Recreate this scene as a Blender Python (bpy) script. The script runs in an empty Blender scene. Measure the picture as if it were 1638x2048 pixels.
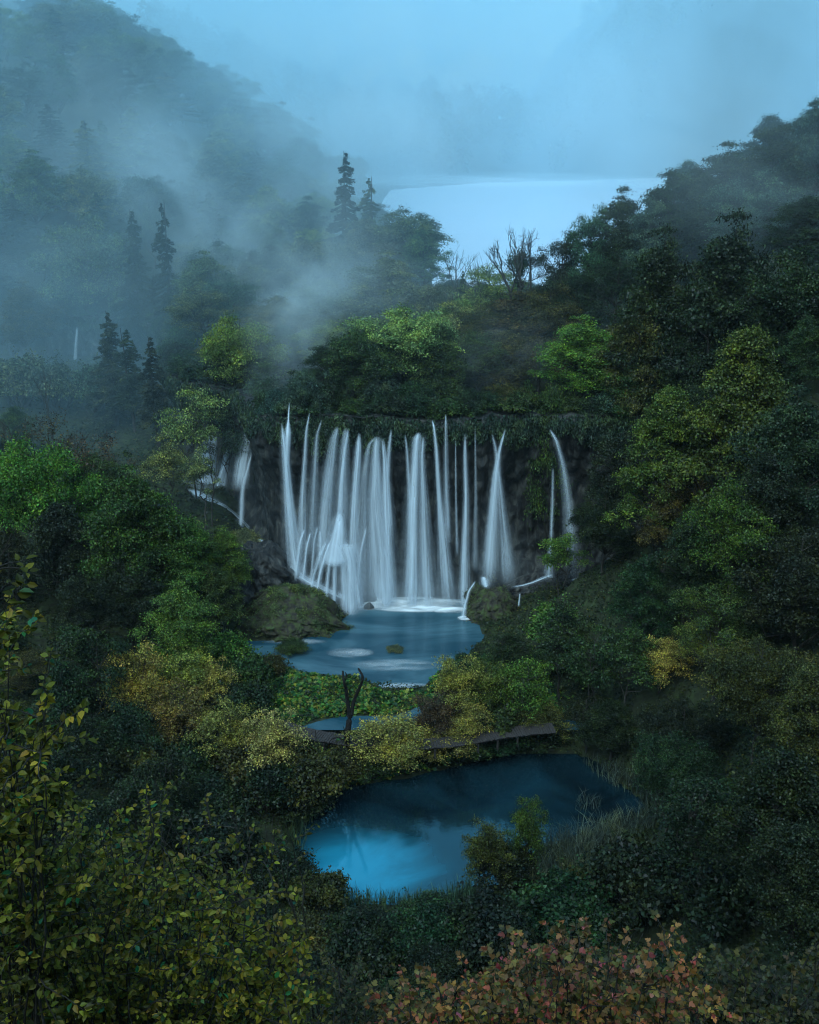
import bpy, math, random
import numpy as np
from mathutils import Vector, Matrix

# ------------------------------------------------------------------ camera, world, sun, exposure
scene = bpy.context.scene
H, PITCH, F = 55.7, math.radians(20.1), 2196.0          # metres above the pool, radians down, focal length in photo pixels
cam = bpy.data.cameras.new("camera"); cam_o = bpy.data.objects.new("camera", cam)
scene.collection.objects.link(cam_o); scene.camera = cam_o
cam_o.location = (0, 0, H); cam_o.rotation_euler = (math.pi/2 - PITCH, 0, 0)
cam.sensor_fit = 'VERTICAL'; cam.sensor_height = 24.0; cam.lens = 24.0*F/2048
cam.clip_start = 0.1; cam.clip_end = 5000

world = bpy.data.worlds.new("World"); scene.world = world; world.use_nodes = True
wn = world.node_tree; wn.nodes.clear()
SUN_EL, SUN_AZ = math.radians(50), math.radians(200)    # from behind and a little left of the camera
sky = wn.nodes.new('ShaderNodeTexSky'); sky.sky_type = 'NISHITA'; sky.sun_disc = False
sky.sun_elevation = SUN_EL; sky.sun_rotation = SUN_AZ; sky.air_density = 1.6; sky.dust_density = 1.2; sky.ozone_density = 3.0
tint = wn.nodes.new('ShaderNodeMix'); tint.data_type = 'RGBA'; tint.blend_type = 'MULTIPLY'
tint.inputs[0].default_value = 1.0; tint.inputs[7].default_value = (0.74, 0.99, 0.93, 1)
bg = wn.nodes.new('ShaderNodeBackground'); bg.inputs[1].default_value = 0.15
wo = wn.nodes.new('ShaderNodeOutputWorld')
wn.links.new(sky.outputs[0], tint.inputs[6]); wn.links.new(tint.outputs[2], bg.inputs[0]); wn.links.new(bg.outputs[0], wo.inputs[0])
sl = bpy.data.lights.new("sun", 'SUN'); so = bpy.data.objects.new("sun", sl); scene.collection.objects.link(so)
sl.energy = 1.2; sl.angle = math.radians(40); sl.color = (0.66, 0.88, 1.0)
so.rotation_euler = (math.pi/2 - SUN_EL, 0, math.pi - SUN_AZ)
scene.view_settings.view_transform = 'Standard'; scene.view_settings.look = 'None'
scene.view_settings.gamma = 1; scene.view_settings.use_curve_mapping = False
scene.view_settings.exposure = 1.05
cy = scene.cycles
cy.max_bounces = 8; cy.diffuse_bounces = 1; cy.glossy_bounces = 2; cy.transmission_bounces = 2
cy.volume_bounces = 5; cy.transparent_max_bounces = 24; cy.filter_width = 1.15 if hasattr(cy, 'filter_width') else 1; cy.volume_step_rate = 1.0; cy.volume_max_steps = 96

# ------------------------------------------------------------------ pixel helpers (photo pixels, 1638x2048)
cp, sp = math.cos(PITCH), math.sin(PITCH)
def ray(px, py):
    u, v = (px-819.0)/F, (1024.0-py)/F
    return Vector((u, cp + v*sp, -sp + v*cp))
def at_z(px, py, z): d = ray(px, py); return Vector((0,0,H)) + d*((z-H)/d.z)
def at_y(px, py, y): d = ray(px, py); return Vector((0,0,H)) + d*(y/d.y)
def project(x, y, z):
    dz = z-H; dep = y*cp - dz*sp; up = y*sp + dz*cp
    return 819 + F*x/dep, 1024 - F*up/dep, dep
def zpoly(pts, z): return np.array([at_z(a, b, z)[:2] for a, b in pts])

# ------------------------------------------------------------------ numpy noise and polygons
def _h(ix, iy, s):
    n = (ix*374761393 + iy*668265263 + s*1442695041) & 0xffffffff
    n = ((n ^ (n >> 13))*1274126177) & 0xffffffff
    return ((n ^ (n >> 16)) & 0xffff)/65535.0
def vnoise(x, y, s=0):
    x = np.asarray(x, float); y = np.asarray(y, float)
    ix, iy = np.floor(x).astype(np.int64), np.floor(y).astype(np.int64); fx, fy = x-ix, y-iy
    fx = fx*fx*(3-2*fx); fy = fy*fy*(3-2*fy)
    a, b, c, d = _h(ix,iy,s), _h(ix+1,iy,s), _h(ix,iy+1,s), _h(ix+1,iy+1,s)
    return (a*(1-fx)+b*fx)*(1-fy) + (c*(1-fx)+d*fx)*fy
def fbm(x, y, s=0, o=4):
    t, a, n = 0, 1.0, 0
    for k in range(o): t = t + a*(vnoise(np.asarray(x)*2**k, np.asarray(y)*2**k, s+k)-.5); n += a; a *= .5
    return t/n*2
def sstep(a, b, x): t = np.clip((np.asarray(x, float)-a)/(b-a), 0, 1); return t*t*(3-2*t)
def sdf(poly, x, y):                                     # negative inside
    x = np.asarray(x, float); y = np.asarray(y, float); d = np.full(x.shape, 1e9); ins = np.zeros(x.shape, bool)
    n = len(poly)
    for i in range(n):
        ax, ay = poly[i]; bx, by = poly[(i+1) % n]; ex, ey = bx-ax, by-ay
        t = np.clip(((x-ax)*ex + (y-ay)*ey)/(ex*ex+ey*ey+1e-9), 0, 1)
        d = np.minimum(d, np.hypot(x-ax-t*ex, y-ay-t*ey))
        c = (ay > y) != (by > y)
        with np.errstate(divide='ignore', invalid='ignore'): xi = ax + (y-ay)/(by-ay if by != ay else 1e-9)*ex
        ins ^= c & (x < xi)
    return np.where(ins, -d, d)

# ------------------------------------------------------------------ the lie of the land
CLIFF = [(46,112),(36,119),(28,123.8),(22,124.2),(16,123.4),(9,122.8),(3,122.6),(-4,122.6),(-10,122.8),(-14.5,123.6),(-17.2,125),(-18.8,130),
         (-20.5,135),(-25.5,138),(-31,142.5),(-34,155),(-37,171),(-43,183),(-58,187.5),(-95,188.5)]
UPPER = np.array(CLIFF + [(-420,188.5),(-420,1400),(500,1400),(500,100)], float)
POOL = zpoly([(425,1288),(560,1277),(664,1266),(694,1226),(680,1198),(560,1130),(700,1110),(1060,1110),(1000,1190),(930,1232),(958,1250),
              (975,1275),(945,1300),(930,1330),(885,1345),(850,1378),(760,1378),(700,1352),(620,1350),(570,1332),(490,1308)], 0)
MIDPOOL = zpoly([(598,1458),(640,1437),(700,1432),(780,1430),(838,1412),(880,1418),(850,1445),(790,1475),(740,1496),(640,1492)], -0.05)
PLV = -2.3
POND = zpoly([(588,1690),(600,1650),(690,1570),(800,1556),(960,1520),(1100,1498),(1190,1520),(1270,1590),(1300,1622),(1200,1660),(1080,1700),
              (1020,1770),(930,1782),(850,1808),(700,1812),(668,1770),(610,1735)], PLV)
LAKE = np.array([(10,187),(4,205),(3,242),(-7,300),(-12,420),(-9,500),(8,516),(35,548),(75,562),(120,592),(180,580),(260,610),(200,300),(130,215),(60,192),(30,187)], float)
def G(x, y):
    x = np.asarray(x, float); y = np.asarray(y, float)
    near = np.interp(y, [-70,-20,-3,.6,3,8,15,25,35,45,55,64,70,86,92], [140,84,54.6,54,49.5,41,31,20,12,6,2.2,-.6,-1.3,-1.5,.35])  # rise behind the camera, out of view, steepened to shade the foreground
    left = np.interp(y, [92,100,108,115,122,130,145,158,400], [0,.2,.8,3,5.6,8,12,15,15])
    low = np.where(y < 92, near, .4 + left*sstep(-17, -25, x) + .3*sstep(96,110,y))
    low = low + np.maximum(0, -x-20)*.06*sstep(60,80,y)*(1-sstep(120,150,y))
    xr = np.interp(y, [0,40,62,70,76,82,90,100,108,113,118,130], [30,22,17,15.5,19,22,20,17.5,14,15,20,24])
    rs = np.maximum(0, x-xr)*1.08
    upr = 23 + .62*np.maximum(0, x-21)
    low = np.minimum(low + rs, np.maximum(low, upr))
    low = low + 1.6*sstep(11,15,x)*(1-sstep(19,23,x))*sstep(106,113,y)
    # upper ground
    up = 22.2 + .8*fbm(x*.08, y*.08, 3) + .62*np.maximum(0, x-21)*(1-sstep(186,235,y)*(1-sstep(70,120,x)))
    shore = np.interp(y, [185,215,242,300,420,560,700], [-4,-3,-2,-12,-17,-16,-60])
    up = up + np.minimum(.52*np.maximum(0, shore-x), 66)*sstep(186, 285, y) + 6*sstep(188,200,y)*sstep(-30,-50,x)
    up = up + np.clip((y-596)*.35, 0, 26+16*fbm(x*.006, y*.002, 15))
    du = sdf(UPPER, x, y)
    w = sstep(-1.2, -2.6, du)
    g = low*(1-w) + up*w
    g = g + .35*fbm(x*.35, y*.35, 7)*sstep(20, 60, y)
    for poly, lv, dp in ((POOL,0,1.6),(MIDPOOL,-.05,.9),(POND,PLV,2.6)):
        d = sdf(poly, x, y) + .5*fbm(x*.5, y*.5, 11)
        bank = np.maximum(g, lv+.16) if lv > -1 else np.maximum(g, lv+.2)
        g2 = np.where(d < 0, lv + .12 - (dp+.12)*sstep(0, -2.2, d), np.where(d < 3, lv+.12 + (bank-lv-.12)*sstep(0, 3, d), g))
        g = np.where(w > .5, g, g2)
    dl = sdf(LAKE, x, y) + 1.5*fbm(x*.06, y*.06, 5)
    g = np.where(y > 186, np.where(dl < 0, 23.2 - 5*sstep(0,-8,dl), np.where(dl < 12, 23.2 + (np.maximum(g,23.6)-23.2)*sstep(0,12,dl), np.maximum(g, 23.3*w))), g)
    return g
def g1(x, y): return float(G(np.array([x]), np.array([y]))[0])

# ------------------------------------------------------------------ object helpers
C = scene.collection
MATS = {}
def obj(name, data, parent=None, color=None, kind=None, label=None, cat=None, group=None):
    o = bpy.data.objects.new(name, data); C.objects.link(o)
    if parent is not None: o.parent = parent
    if color is not None: o.color = (*color, 1) if len(color) == 3 else color
    for k, v in (('kind',kind),('label',label),('category',cat),('group',group)):
        if v: o[k] = v
    return o
class MB:                                                # collects arrays of verts and faces into one mesh
    def __init__(s): s.v, s.f, s.m, s.n = [], [], [], 0
    def add(s, v, f, mat=0):
        v = np.asarray(v, float).reshape(-1,3); f = np.asarray(f, int)
        s.v.append(v); s.f.append(f + s.n); s.m.append(np.full(len(f), mat)); s.n += len(v)
    def mesh(s, name, mats, smooth=False, uv=None):
        me = bpy.data.meshes.new(name)
        V = np.concatenate(s.v); me.vertices.add(len(V)); me.vertices.foreach_set('co', V.ravel())
        lt = np.concatenate([np.full(len(f), f.shape[1]) for f in s.f]); L = np.concatenate([f.ravel() for f in s.f])
        me.loops.add(len(L)); me.loops.foreach_set('vertex_index', L.astype(np.int32))
        me.polygons.add(len(lt)); ls = np.concatenate([[0], np.cumsum(lt)[:-1]])
        me.polygons.foreach_set('loop_start', ls.astype(np.int32)); me.polygons.foreach_set('loop_total', lt.astype(np.int32))
        me.polygons.foreach_set('material_index', np.concatenate(s.m).astype(np.int32))
        me.polygons.foreach_set('use_smooth', np.full(len(lt), smooth))
        for m in (mats if isinstance(mats, (list,tuple)) else [mats]): me.materials.append(m)
        if uv is not None:
            l = me.uv_layers.new(name='UVMap'); l.data.foreach_set('uv', np.asarray(uv)[L].ravel())
        me.update(calc_edges=True); return me
def grid_faces(nr, nc, wrap=False):
    r = np.arange(nr-1)[:,None]; c = np.arange(nc if wrap else nc-1)[None,:]; c2 = (c+1) % nc
    return np.stack([r*nc+c, r*nc+c2, (r+1)*nc+c2, (r+1)*nc+c], -1).reshape(-1,4)
def tube(mb, path, rad, sides=5, mat=0):
    P = np.asarray(path, float); R = np.asarray(rad, float); n = len(P)
    T = np.gradient(P, axis=0); T /= np.linalg.norm(T, axis=1)[:,None]+1e-9
    ref = np.where(np.abs(T[:,2:3]) > .9, np.array([[1.,0,0]]), np.array([[0,0,1.]]))
    A = np.cross(T, ref); A /= np.linalg.norm(A, axis=1)[:,None]+1e-9; B = np.cross(T, A)
    a = np.arange(sides)/sides*2*math.pi
    V = P[:,None,:] + R[:,None,None]*(np.cos(a)[None,:,None]*A[:,None,:] + np.sin(a)[None,:,None]*B[:,None,:])
    mb.add(V, grid_faces(n, sides, True), mat)
def unit(v): return v/(np.linalg.norm(v, axis=-1, keepdims=True)+1e-9)
def leaves(mb, P, N, S, rng, aspect=.6, mat=0, direction=None, fold=0.0):
    """rhombic leaves at P, facing N, length S"""
    n = len(P); N = unit(N); D = rng.normal(size=(n,3)) if direction is None else direction
    D = D - (D*N).sum(1)[:,None]*N; D = unit(D); W = np.cross(N, D); S = np.asarray(S)[:,None] if np.ndim(S) else S
    a = P - D*S*.5; b = P + W*S*.5*aspect - D*S*.08 + N*S*fold; c = P + D*S*.5; d = P - W*S*.5*aspect - D*S*.08 + N*S*fold
    V = np.stack([a,b,c,d], 1).reshape(-1,3); mb.add(V, np.arange(4*n).reshape(n,4), mat)

# ------------------------------------------------------------------ materials
def mat(name):
    m = bpy.data.materials.new(name); m.use_nodes = True; m.node_tree.nodes.clear(); MATS[name] = m
    return m, m.node_tree.nodes, m.node_tree.links
def nd(ns, t, **kw):
    n = ns.new(t)
    for k, v in kw.items(): setattr(n, k, v)
    return n
def ramp(ns, stops, interp='LINEAR'):
    r = ns.new('ShaderNodeValToRGB'); r.color_ramp.interpolation = interp
    while len(r.color_ramp.elements) < len(stops): r.color_ramp.elements.new(.5)
    for e, (p, c) in zip(r.color_ramp.elements, stops): e.position = p; e.color = (*c, 1) if len(c) == 3 else c
    return r
def mathn(ns, ls, op, a, b=None, clamp=False):
    n = ns.new('ShaderNodeMath'); n.operation = op; n.use_clamp = clamp
    for i, v in enumerate((a, b)):
        if v is None: continue
        if isinstance(v, (int,float)): n.inputs[i].default_value = v
        else: ls.new(v, n.inputs[i])
    return n.outputs[0]

def foliage(name, stops=None, gloss=.014, trans=.30, spread=.7):
    """leaf colour: each leaf its own shade; the tree's own colour comes from the object unless STOPS are given"""
    m, ns, ls = mat(name)
    geo = nd(ns, 'ShaderNodeNewGeometry'); oi = nd(ns, 'ShaderNodeObjectInfo')
    hsv = nd(ns, 'ShaderNodeHueSaturation')
    if stops: r = ramp(ns, stops); ls.new(geo.outputs['Random Per Island'], r.inputs[0]); ls.new(r.outputs[0], hsv.inputs['Color'])
    else: ls.new(oi.outputs['Color'], hsv.inputs['Color'])
    w = nd(ns, 'ShaderNodeTexWhiteNoise', noise_dimensions='1D'); ls.new(geo.outputs['Random Per Island'], w.inputs['W'])
    sep = nd(ns, 'ShaderNodeSeparateColor'); ls.new(w.outputs['Color'], sep.inputs[0])
    ls.new(mathn(ns, ls, 'ADD', mathn(ns, ls, 'MULTIPLY', sep.outputs[0], .07), .465), hsv.inputs['Hue'])
    v = mathn(ns, ls, 'POWER', sep.outputs[1], 1.6)
    ls.new(mathn(ns, ls, 'ADD', mathn(ns, ls, 'MULTIPLY', v, 2*spread+.25), 1-spread), hsv.inputs['Value'])
    hsv.inputs['Saturation'].default_value = 1.0
    tc = nd(ns, 'ShaderNodeTexCoord'); nz = nd(ns, 'ShaderNodeTexNoise'); nz.inputs['Scale'].default_value = .55; nz.inputs['Detail'].default_value = 3; ls.new(tc.outputs['Object'], nz.inputs['Vector'])
    cr_ = ramp(ns, [(.32,(.55,.62,.75)),(.5,(1,1,1)),(.66,(1.75,1.55,1.0))]); ls.new(nz.outputs[0], cr_.inputs[0])
    mu = nd(ns, 'ShaderNodeMix', data_type='RGBA', blend_type='MULTIPLY'); mu.inputs[0].default_value = 1; ls.new(hsv.outputs[0], mu.inputs[6]); ls.new(cr_.outputs[0], mu.inputs[7])
    d = nd(ns, 'ShaderNodeBsdfDiffuse'); t = nd(ns, 'ShaderNodeBsdfTranslucent'); g = nd(ns, 'ShaderNodeBsdfGlossy')
    g.inputs['Roughness'].default_value = .42; g.inputs['Color'].default_value = (.9,.95,1,1)
    ls.new(mu.outputs[2], d.inputs[0]); ls.new(mu.outputs[2], t.inputs[0])
    a = nd(ns, 'ShaderNodeMixShader'); a.inputs[0].default_value = trans; ls.new(d.outputs[0], a.inputs[1]); ls.new(t.outputs[0], a.inputs[2])
    b = nd(ns, 'ShaderNodeMixShader'); b.inputs[0].default_value = gloss; ls.new(a.outputs[0], b.inputs[1]); ls.new(g.outputs[0], b.inputs[2])
    o = nd(ns, 'ShaderNodeOutputMaterial'); ls.new(b.outputs[0], o.inputs[0]); return m
def noisy(name, stops, scale=1.0, rough=.9, bump=.3, stretch=(1,1,1), detail=6, dist=0.5, coord='Object'):
    m, ns, ls = mat(name)
    tc = nd(ns, 'ShaderNodeTexCoord'); mp = nd(ns, 'ShaderNodeMapping'); mp.inputs['Scale'].default_value = stretch
    ls.new(tc.outputs[coord], mp.inputs[0])
    n = nd(ns, 'ShaderNodeTexNoise'); n.inputs['Scale'].default_value = scale; n.inputs['Detail'].default_value = detail; n.inputs['Roughness'].default_value = .65
    n.inputs['Distortion'].default_value = dist; ls.new(mp.outputs[0], n.inputs['Vector'])
    r = ramp(ns, stops); ls.new(n.outputs[0], r.inputs[0])
    b = nd(ns, 'ShaderNodeBump'); b.inputs['Strength'].default_value = bump; b.inputs['Distance'].default_value = .35; ls.new(n.outputs[0], b.inputs['Height'])
    p = nd(ns, 'ShaderNodeBsdfPrincipled'); p.inputs['Roughness'].default_value = rough; p.inputs['Specular IOR Level'].default_value = .25
    ls.new(r.outputs[0], p.inputs['Base Color']); ls.new(b.outputs[0], p.inputs['Normal'])
    o = nd(ns, 'ShaderNodeOutputMaterial'); ls.new(p.outputs[0], o.inputs[0]); return m
LEAF = foliage('leaf'); NEEDLE = foliage('needle', trans=.12, gloss=.008)
BARK = noisy('bark', [(.3,(.018,.016,.014)),(.55,(.05,.045,.038)),(.75,(.11,.105,.09))], 6, bump=.5, stretch=(1,1,.25))
PALEBARK = noisy('pale_bark', [(.3,(.05,.048,.044)),(.6,(.14,.135,.125))], 5, bump=.4, stretch=(1,1,.3))
EARTH = noisy('forest_floor', [(.3,(.010,.012,.007)),(.5,(.022,.028,.012)),(.62,(.03,.045,.016)),(.8,(.06,.065,.03))], .9, bump=.6)
ROCK = noisy('tufa_rock', [(.3,(.005,.006,.007)),(.46,(.014,.015,.016)),(.56,(.035,.036,.034)),(.72,(.09,.088,.075))], 1.2, bump=1.0, stretch=(1,1,.35), detail=12, rough=.6)
MOSSROCK = noisy('mossy_rock', [(.3,(.012,.011,.009)),(.45,(.04,.037,.028)),(.53,(.05,.055,.024)),(.62,(.05,.08,.025)),(.78,(.15,.135,.10))], 1.5, bump=1.0, detail=12, dist=.2)
MOSS = foliage('moss', trans=.1, gloss=.01)
PLANK = noisy('weathered_plank', [(.3,(.025,.021,.02)),(.7,(.065,.055,.052))], 3, bump=.3, stretch=(1,6,1))
WOOD = noisy('dark_timber', [(.3,(.02,.018,.016)),(.7,(.06,.05,.045))], 4, bump=.3)

def water(name, deep, pale, lo, hi, scale, refl, bump, stretch=(1,1,1), rough=.06, gcol=(.8,.95,1), sky_patch=None):
    m, ns, ls = mat(name)
    tc = nd(ns, 'ShaderNodeTexCoord'); mp = nd(ns, 'ShaderNodeMapping'); mp.inputs['Scale'].default_value = stretch; ls.new(tc.outputs['Object'], mp.inputs[0])
    n = nd(ns, 'ShaderNodeTexNoise'); n.inputs['Scale'].default_value = scale; n.inputs['Detail'].default_value = 5; n.inputs['Distortion'].default_value = 1.2
    n.inputs['Roughness'].default_value = .6; ls.new(mp.outputs[0], n.inputs['Vector'])
    r = ramp(ns, [(lo, deep), (hi, pale)]); ls.new(n.outputs[0], r.inputs[0])
    n2 = nd(ns, 'ShaderNodeTexNoise'); n2.inputs['Scale'].default_value = 3.0; n2.inputs['Detail'].default_value = 3; ls.new(tc.outputs['Object'], n2.inputs['Vector'])
    b = nd(ns, 'ShaderNodeBump'); b.inputs['Strength'].default_value = bump; b.inputs['Distance'].default_value = .05; ls.new(n2.outputs[0], b.inputs['Height'])
    d = nd(ns, 'ShaderNodeBsdfDiffuse'); ls.new(r.outputs[0], d.inputs[0])
    if sky_patch:                                            # bright sky reflection painted into the diffuse colour as a turquoise patch
        (mx_, my_), mc = sky_patch; sb = nd(ns, 'ShaderNodeVectorMath', operation='SUBTRACT'); sb.inputs[1].default_value = (mx_, my_, PLV); ls.new(tc.outputs['Object'], sb.inputs[0])
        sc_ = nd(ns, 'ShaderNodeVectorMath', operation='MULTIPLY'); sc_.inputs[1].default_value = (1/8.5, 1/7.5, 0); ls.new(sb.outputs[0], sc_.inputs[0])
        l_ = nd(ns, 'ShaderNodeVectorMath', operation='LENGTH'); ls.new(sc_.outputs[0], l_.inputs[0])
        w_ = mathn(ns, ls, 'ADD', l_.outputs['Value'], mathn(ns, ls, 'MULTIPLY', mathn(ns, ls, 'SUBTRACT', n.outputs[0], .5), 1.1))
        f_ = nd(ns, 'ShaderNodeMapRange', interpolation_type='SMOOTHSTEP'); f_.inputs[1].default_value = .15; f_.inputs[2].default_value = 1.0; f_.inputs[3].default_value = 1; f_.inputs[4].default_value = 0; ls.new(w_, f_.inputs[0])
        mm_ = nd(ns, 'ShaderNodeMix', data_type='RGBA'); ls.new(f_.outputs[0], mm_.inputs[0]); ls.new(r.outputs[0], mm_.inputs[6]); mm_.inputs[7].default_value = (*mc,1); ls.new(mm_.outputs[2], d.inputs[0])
    g = nd(ns, 'ShaderNodeBsdfGlossy'); g.inputs['Roughness'].default_value = rough; g.inputs['Color'].default_value = (*gcol,1); ls.new(b.outputs[0], g.inputs['Normal'])
    fr = nd(ns, 'ShaderNodeFresnel'); fr.inputs['IOR'].default_value = refl; ls.new(b.outputs[0], fr.inputs['Normal'])
    x = nd(ns, 'ShaderNodeMixShader'); ls.new(fr.outputs[0], x.inputs[0]); ls.new(d.outputs[0], x.inputs[1]); ls.new(g.outputs[0], x.inputs[2])
    o = nd(ns, 'ShaderNodeOutputMaterial'); ls.new(x.outputs[0], o.inputs[0]); return m
POOLW = water('pool_water', (.014,.055,.08), (.09,.19,.23), .40, .85, .11, 1.5, .25, (.55,1.6,1), .18)
PONDW = water('pond_water', (.003,.010,.014), (.008,.035,.05), .4, .75, .12, 1.85, .10, (1,1,1), .06, (.45,.88,1), sky_patch=((-4.6,74.0),(.015,.22,.33)))
LAKEW = water('lake_water', (.93,.80,.83), (.99,.86,.88), .4, .8, .01, 2.4, .03, (1,1,1), .3)  # near-white diffuse colour stands in for the sky mirrored by the lake

def fall_mat():
    m, ns, ls = mat('falling_water')
    uv = nd(ns, 'ShaderNodeUVMap', uv_map='UVMap'); sep = nd(ns, 'ShaderNodeSeparateXYZ'); ls.new(uv.outputs[0], sep.inputs[0])
    oi = nd(ns, 'ShaderNodeObjectInfo')
    u2 = mathn(ns, ls, 'FRACT', sep.outputs[0])                          # integer part: layer, fraction: across the sheet
    e = mathn(ns, ls, 'ABSOLUTE', mathn(ns, ls, 'SUBTRACT', mathn(ns, ls, 'MULTIPLY', u2, 2.0), 1.0))
    e = mathn(ns, ls, 'SUBTRACT', 1.0, mathn(ns, ls, 'POWER', e, 1.25), True)
    comb = nd(ns, 'ShaderNodeCombineXYZ')
    ls.new(mathn(ns, ls, 'MULTIPLY', sep.outputs[0], 3.2), comb.inputs[0]); ls.new(mathn(ns, ls, 'MULTIPLY', sep.outputs[1], .045), comb.inputs[1])
    ls.new(mathn(ns, ls, 'MULTIPLY', oi.outputs['Random'], 50.0), comb.inputs[2])
    n = nd(ns, 'ShaderNodeTexNoise'); n.inputs['Scale'].default_value = 1.3; n.inputs['Detail'].default_value = 4; n.inputs['Roughness'].default_value = .6
    ls.new(comb.outputs[0], n.inputs['Vector'])
    mr = nd(ns, 'ShaderNodeMapRange'); mr.inputs[1].default_value = .36; mr.inputs[2].default_value = .66; ls.new(n.outputs[0], mr.inputs[0])
    uv2 = nd(ns, 'ShaderNodeUVMap', uv_map='Along'); s2 = nd(ns, 'ShaderNodeSeparateXYZ'); ls.new(uv2.outputs[0], s2.inputs[0])
    f1 = nd(ns, 'ShaderNodeMapRange', interpolation_type='SMOOTHSTEP'); f1.inputs[1].default_value = 0; f1.inputs[2].default_value = .14; ls.new(s2.outputs[0], f1.inputs[0])
    f2 = nd(ns, 'ShaderNodeMapRange', interpolation_type='SMOOTHSTEP'); f2.inputs[1].default_value = .86; f2.inputs[2].default_value = 1.0; f2.inputs[3].default_value = 1; f2.inputs[4].default_value = 0; ls.new(s2.outputs[0], f2.inputs[0])
    e = mathn(ns, ls, 'MULTIPLY', e, mathn(ns, ls, 'MULTIPLY', f1.outputs[0], f2.outputs[0]))
    lay = mathn(ns, ls, 'GREATER_THAN', sep.outputs[0], 5.5); e = mathn(ns, ls, 'MULTIPLY', e, mathn(ns, ls, 'SUBTRACT', 1.0, mathn(ns, ls, 'MULTIPLY', lay, .82)))
    a = mathn(ns, ls, 'MULTIPLY', mathn(ns, ls, 'MULTIPLY', e, mathn(ns, ls, 'ADD', mathn(ns, ls, 'MULTIPLY', mr.outputs[0], .8), .2)), oi.outputs['Alpha'], True)
    d = nd(ns, 'ShaderNodeBsdfDiffuse'); d.inputs[0].default_value = (.76,.89,1.0,1)
    t = nd(ns, 'ShaderNodeBsdfTranslucent'); t.inputs[0].default_value = (.76,.89,1.0,1)
    mx = nd(ns, 'ShaderNodeMixShader'); mx.inputs[0].default_value = .15; ls.new(d.outputs[0], mx.inputs[1]); ls.new(t.outputs[0], mx.inputs[2])
    tr = nd(ns, 'ShaderNodeBsdfTransparent'); x = nd(ns, 'ShaderNodeMixShader')
    ls.new(a, x.inputs[0]); ls.new(tr.outputs[0], x.inputs[1]); ls.new(mx.outputs[0], x.inputs[2])
    o = nd(ns, 'ShaderNodeOutputMaterial'); ls.new(x.outputs[0], o.inputs[0]); return m
FALL = fall_mat()

# ------------------------------------------------------------------ ground, water planes, cliff
def sheet(name, xs, ys, m, zf):
    X, Y = np.meshgrid(xs, ys); Z = zf(X, Y); mb = MB()
    mb.add(np.stack([X,Y,Z],-1).reshape(-1,3), grid_faces(len(ys), len(xs))); return mb.mesh(name, m, True)
xs = np.concatenate([np.linspace(-420,-75,40)[:-1], np.arange(-75,60,.75), np.linspace(60,500,44)])
ys = np.concatenate([np.linspace(-75,50,70)[:-1], np.arange(50,200,.75), np.linspace(200,330,50)[:-1], np.linspace(330,900,60)])
obj('ground', sheet('ground', xs, ys, EARTH, G), kind='structure')
flat = lambda z: (lambda X, Y: np.full(X.shape, z))
obj('pool', sheet('pool', np.linspace(-34,24,30), np.linspace(91.5,121.5,20), POOLW, flat(0.0)), kind='structure')
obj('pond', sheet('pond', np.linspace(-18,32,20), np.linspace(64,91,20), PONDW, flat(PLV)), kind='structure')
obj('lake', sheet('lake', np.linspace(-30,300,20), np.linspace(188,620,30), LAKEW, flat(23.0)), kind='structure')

def cliff():
    P = np.array(CLIFF, float); seg = np.hypot(*np.diff(P, axis=0).T); t = np.concatenate([[0], np.cumsum(seg)])
    s = np.arange(0, t[-1], .25); cx = np.interp(s, t, P[:,0]); cyy = np.interp(s, t, P[:,1])
    k = np.ones(15)/15; OFFS = []; cx = np.convolve(np.pad(cx,7,'edge'), k, 'valid'); cyy = np.convolve(np.pad(cyy,7,'edge'), k, 'valid')
    tx, ty = np.gradient(cx), np.gradient(cyy); L = np.hypot(tx, ty); nx, ny = -ty/L, tx/L          # towards the falls' open side
    if ny[len(ny)//3] > 0: nx, ny = -nx, -ny
    base = G(cx+nx*1.5, cyy+ny*1.5)-1.5; top = np.full(len(s), 22.6)
    top = top + .5*fbm(s*.25, s*0, 21)
    nv = 110; V = np.linspace(0, 1, nv); rows = []
    for v in V:
        if v < .86:
            f = v/.86; z = base + (top-base)*f
            # hanging tufa curtains bulge outwards near the top, caves behind them lower down
            bul = sstep(.62,.9,f)*(1-sstep(.97,1.0,f)*.4)*(1.1+1.2*fbm(s*.35, z*.05, 31)) - .9*sstep(.75,.45,f)*sstep(.0,.2,f)
            col = .8*fbm(s*1.0, z*.10, 41) + .55*fbm(s*.7, z*.6, 51) + .32*fbm(s*1.9, z*1.3, 61)
            foot = 1.6*sstep(.16, 0, f)
            off = bul + col + foot
            if v > .6: OFFS.append((f, off, z))
        else:
            f = (v-.86)/.14; z = top - .25*f*f + .2*fbm(s*.8, s*0+f*3, 71); off = .9*(1-f) - 4.2*f
        rows.append(np.stack([cx+nx*off, cyy+ny*off, z], -1))
    A = np.array(rows); mb = MB(); mb.add(A.reshape(-1,3), grid_faces(nv, len(s)))
    obj('cliff', mb.mesh('cliff', ROCK, True), kind='structure')
    return cx, cyy, nx, ny, s, top, OFFS
CL = cliff()
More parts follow.
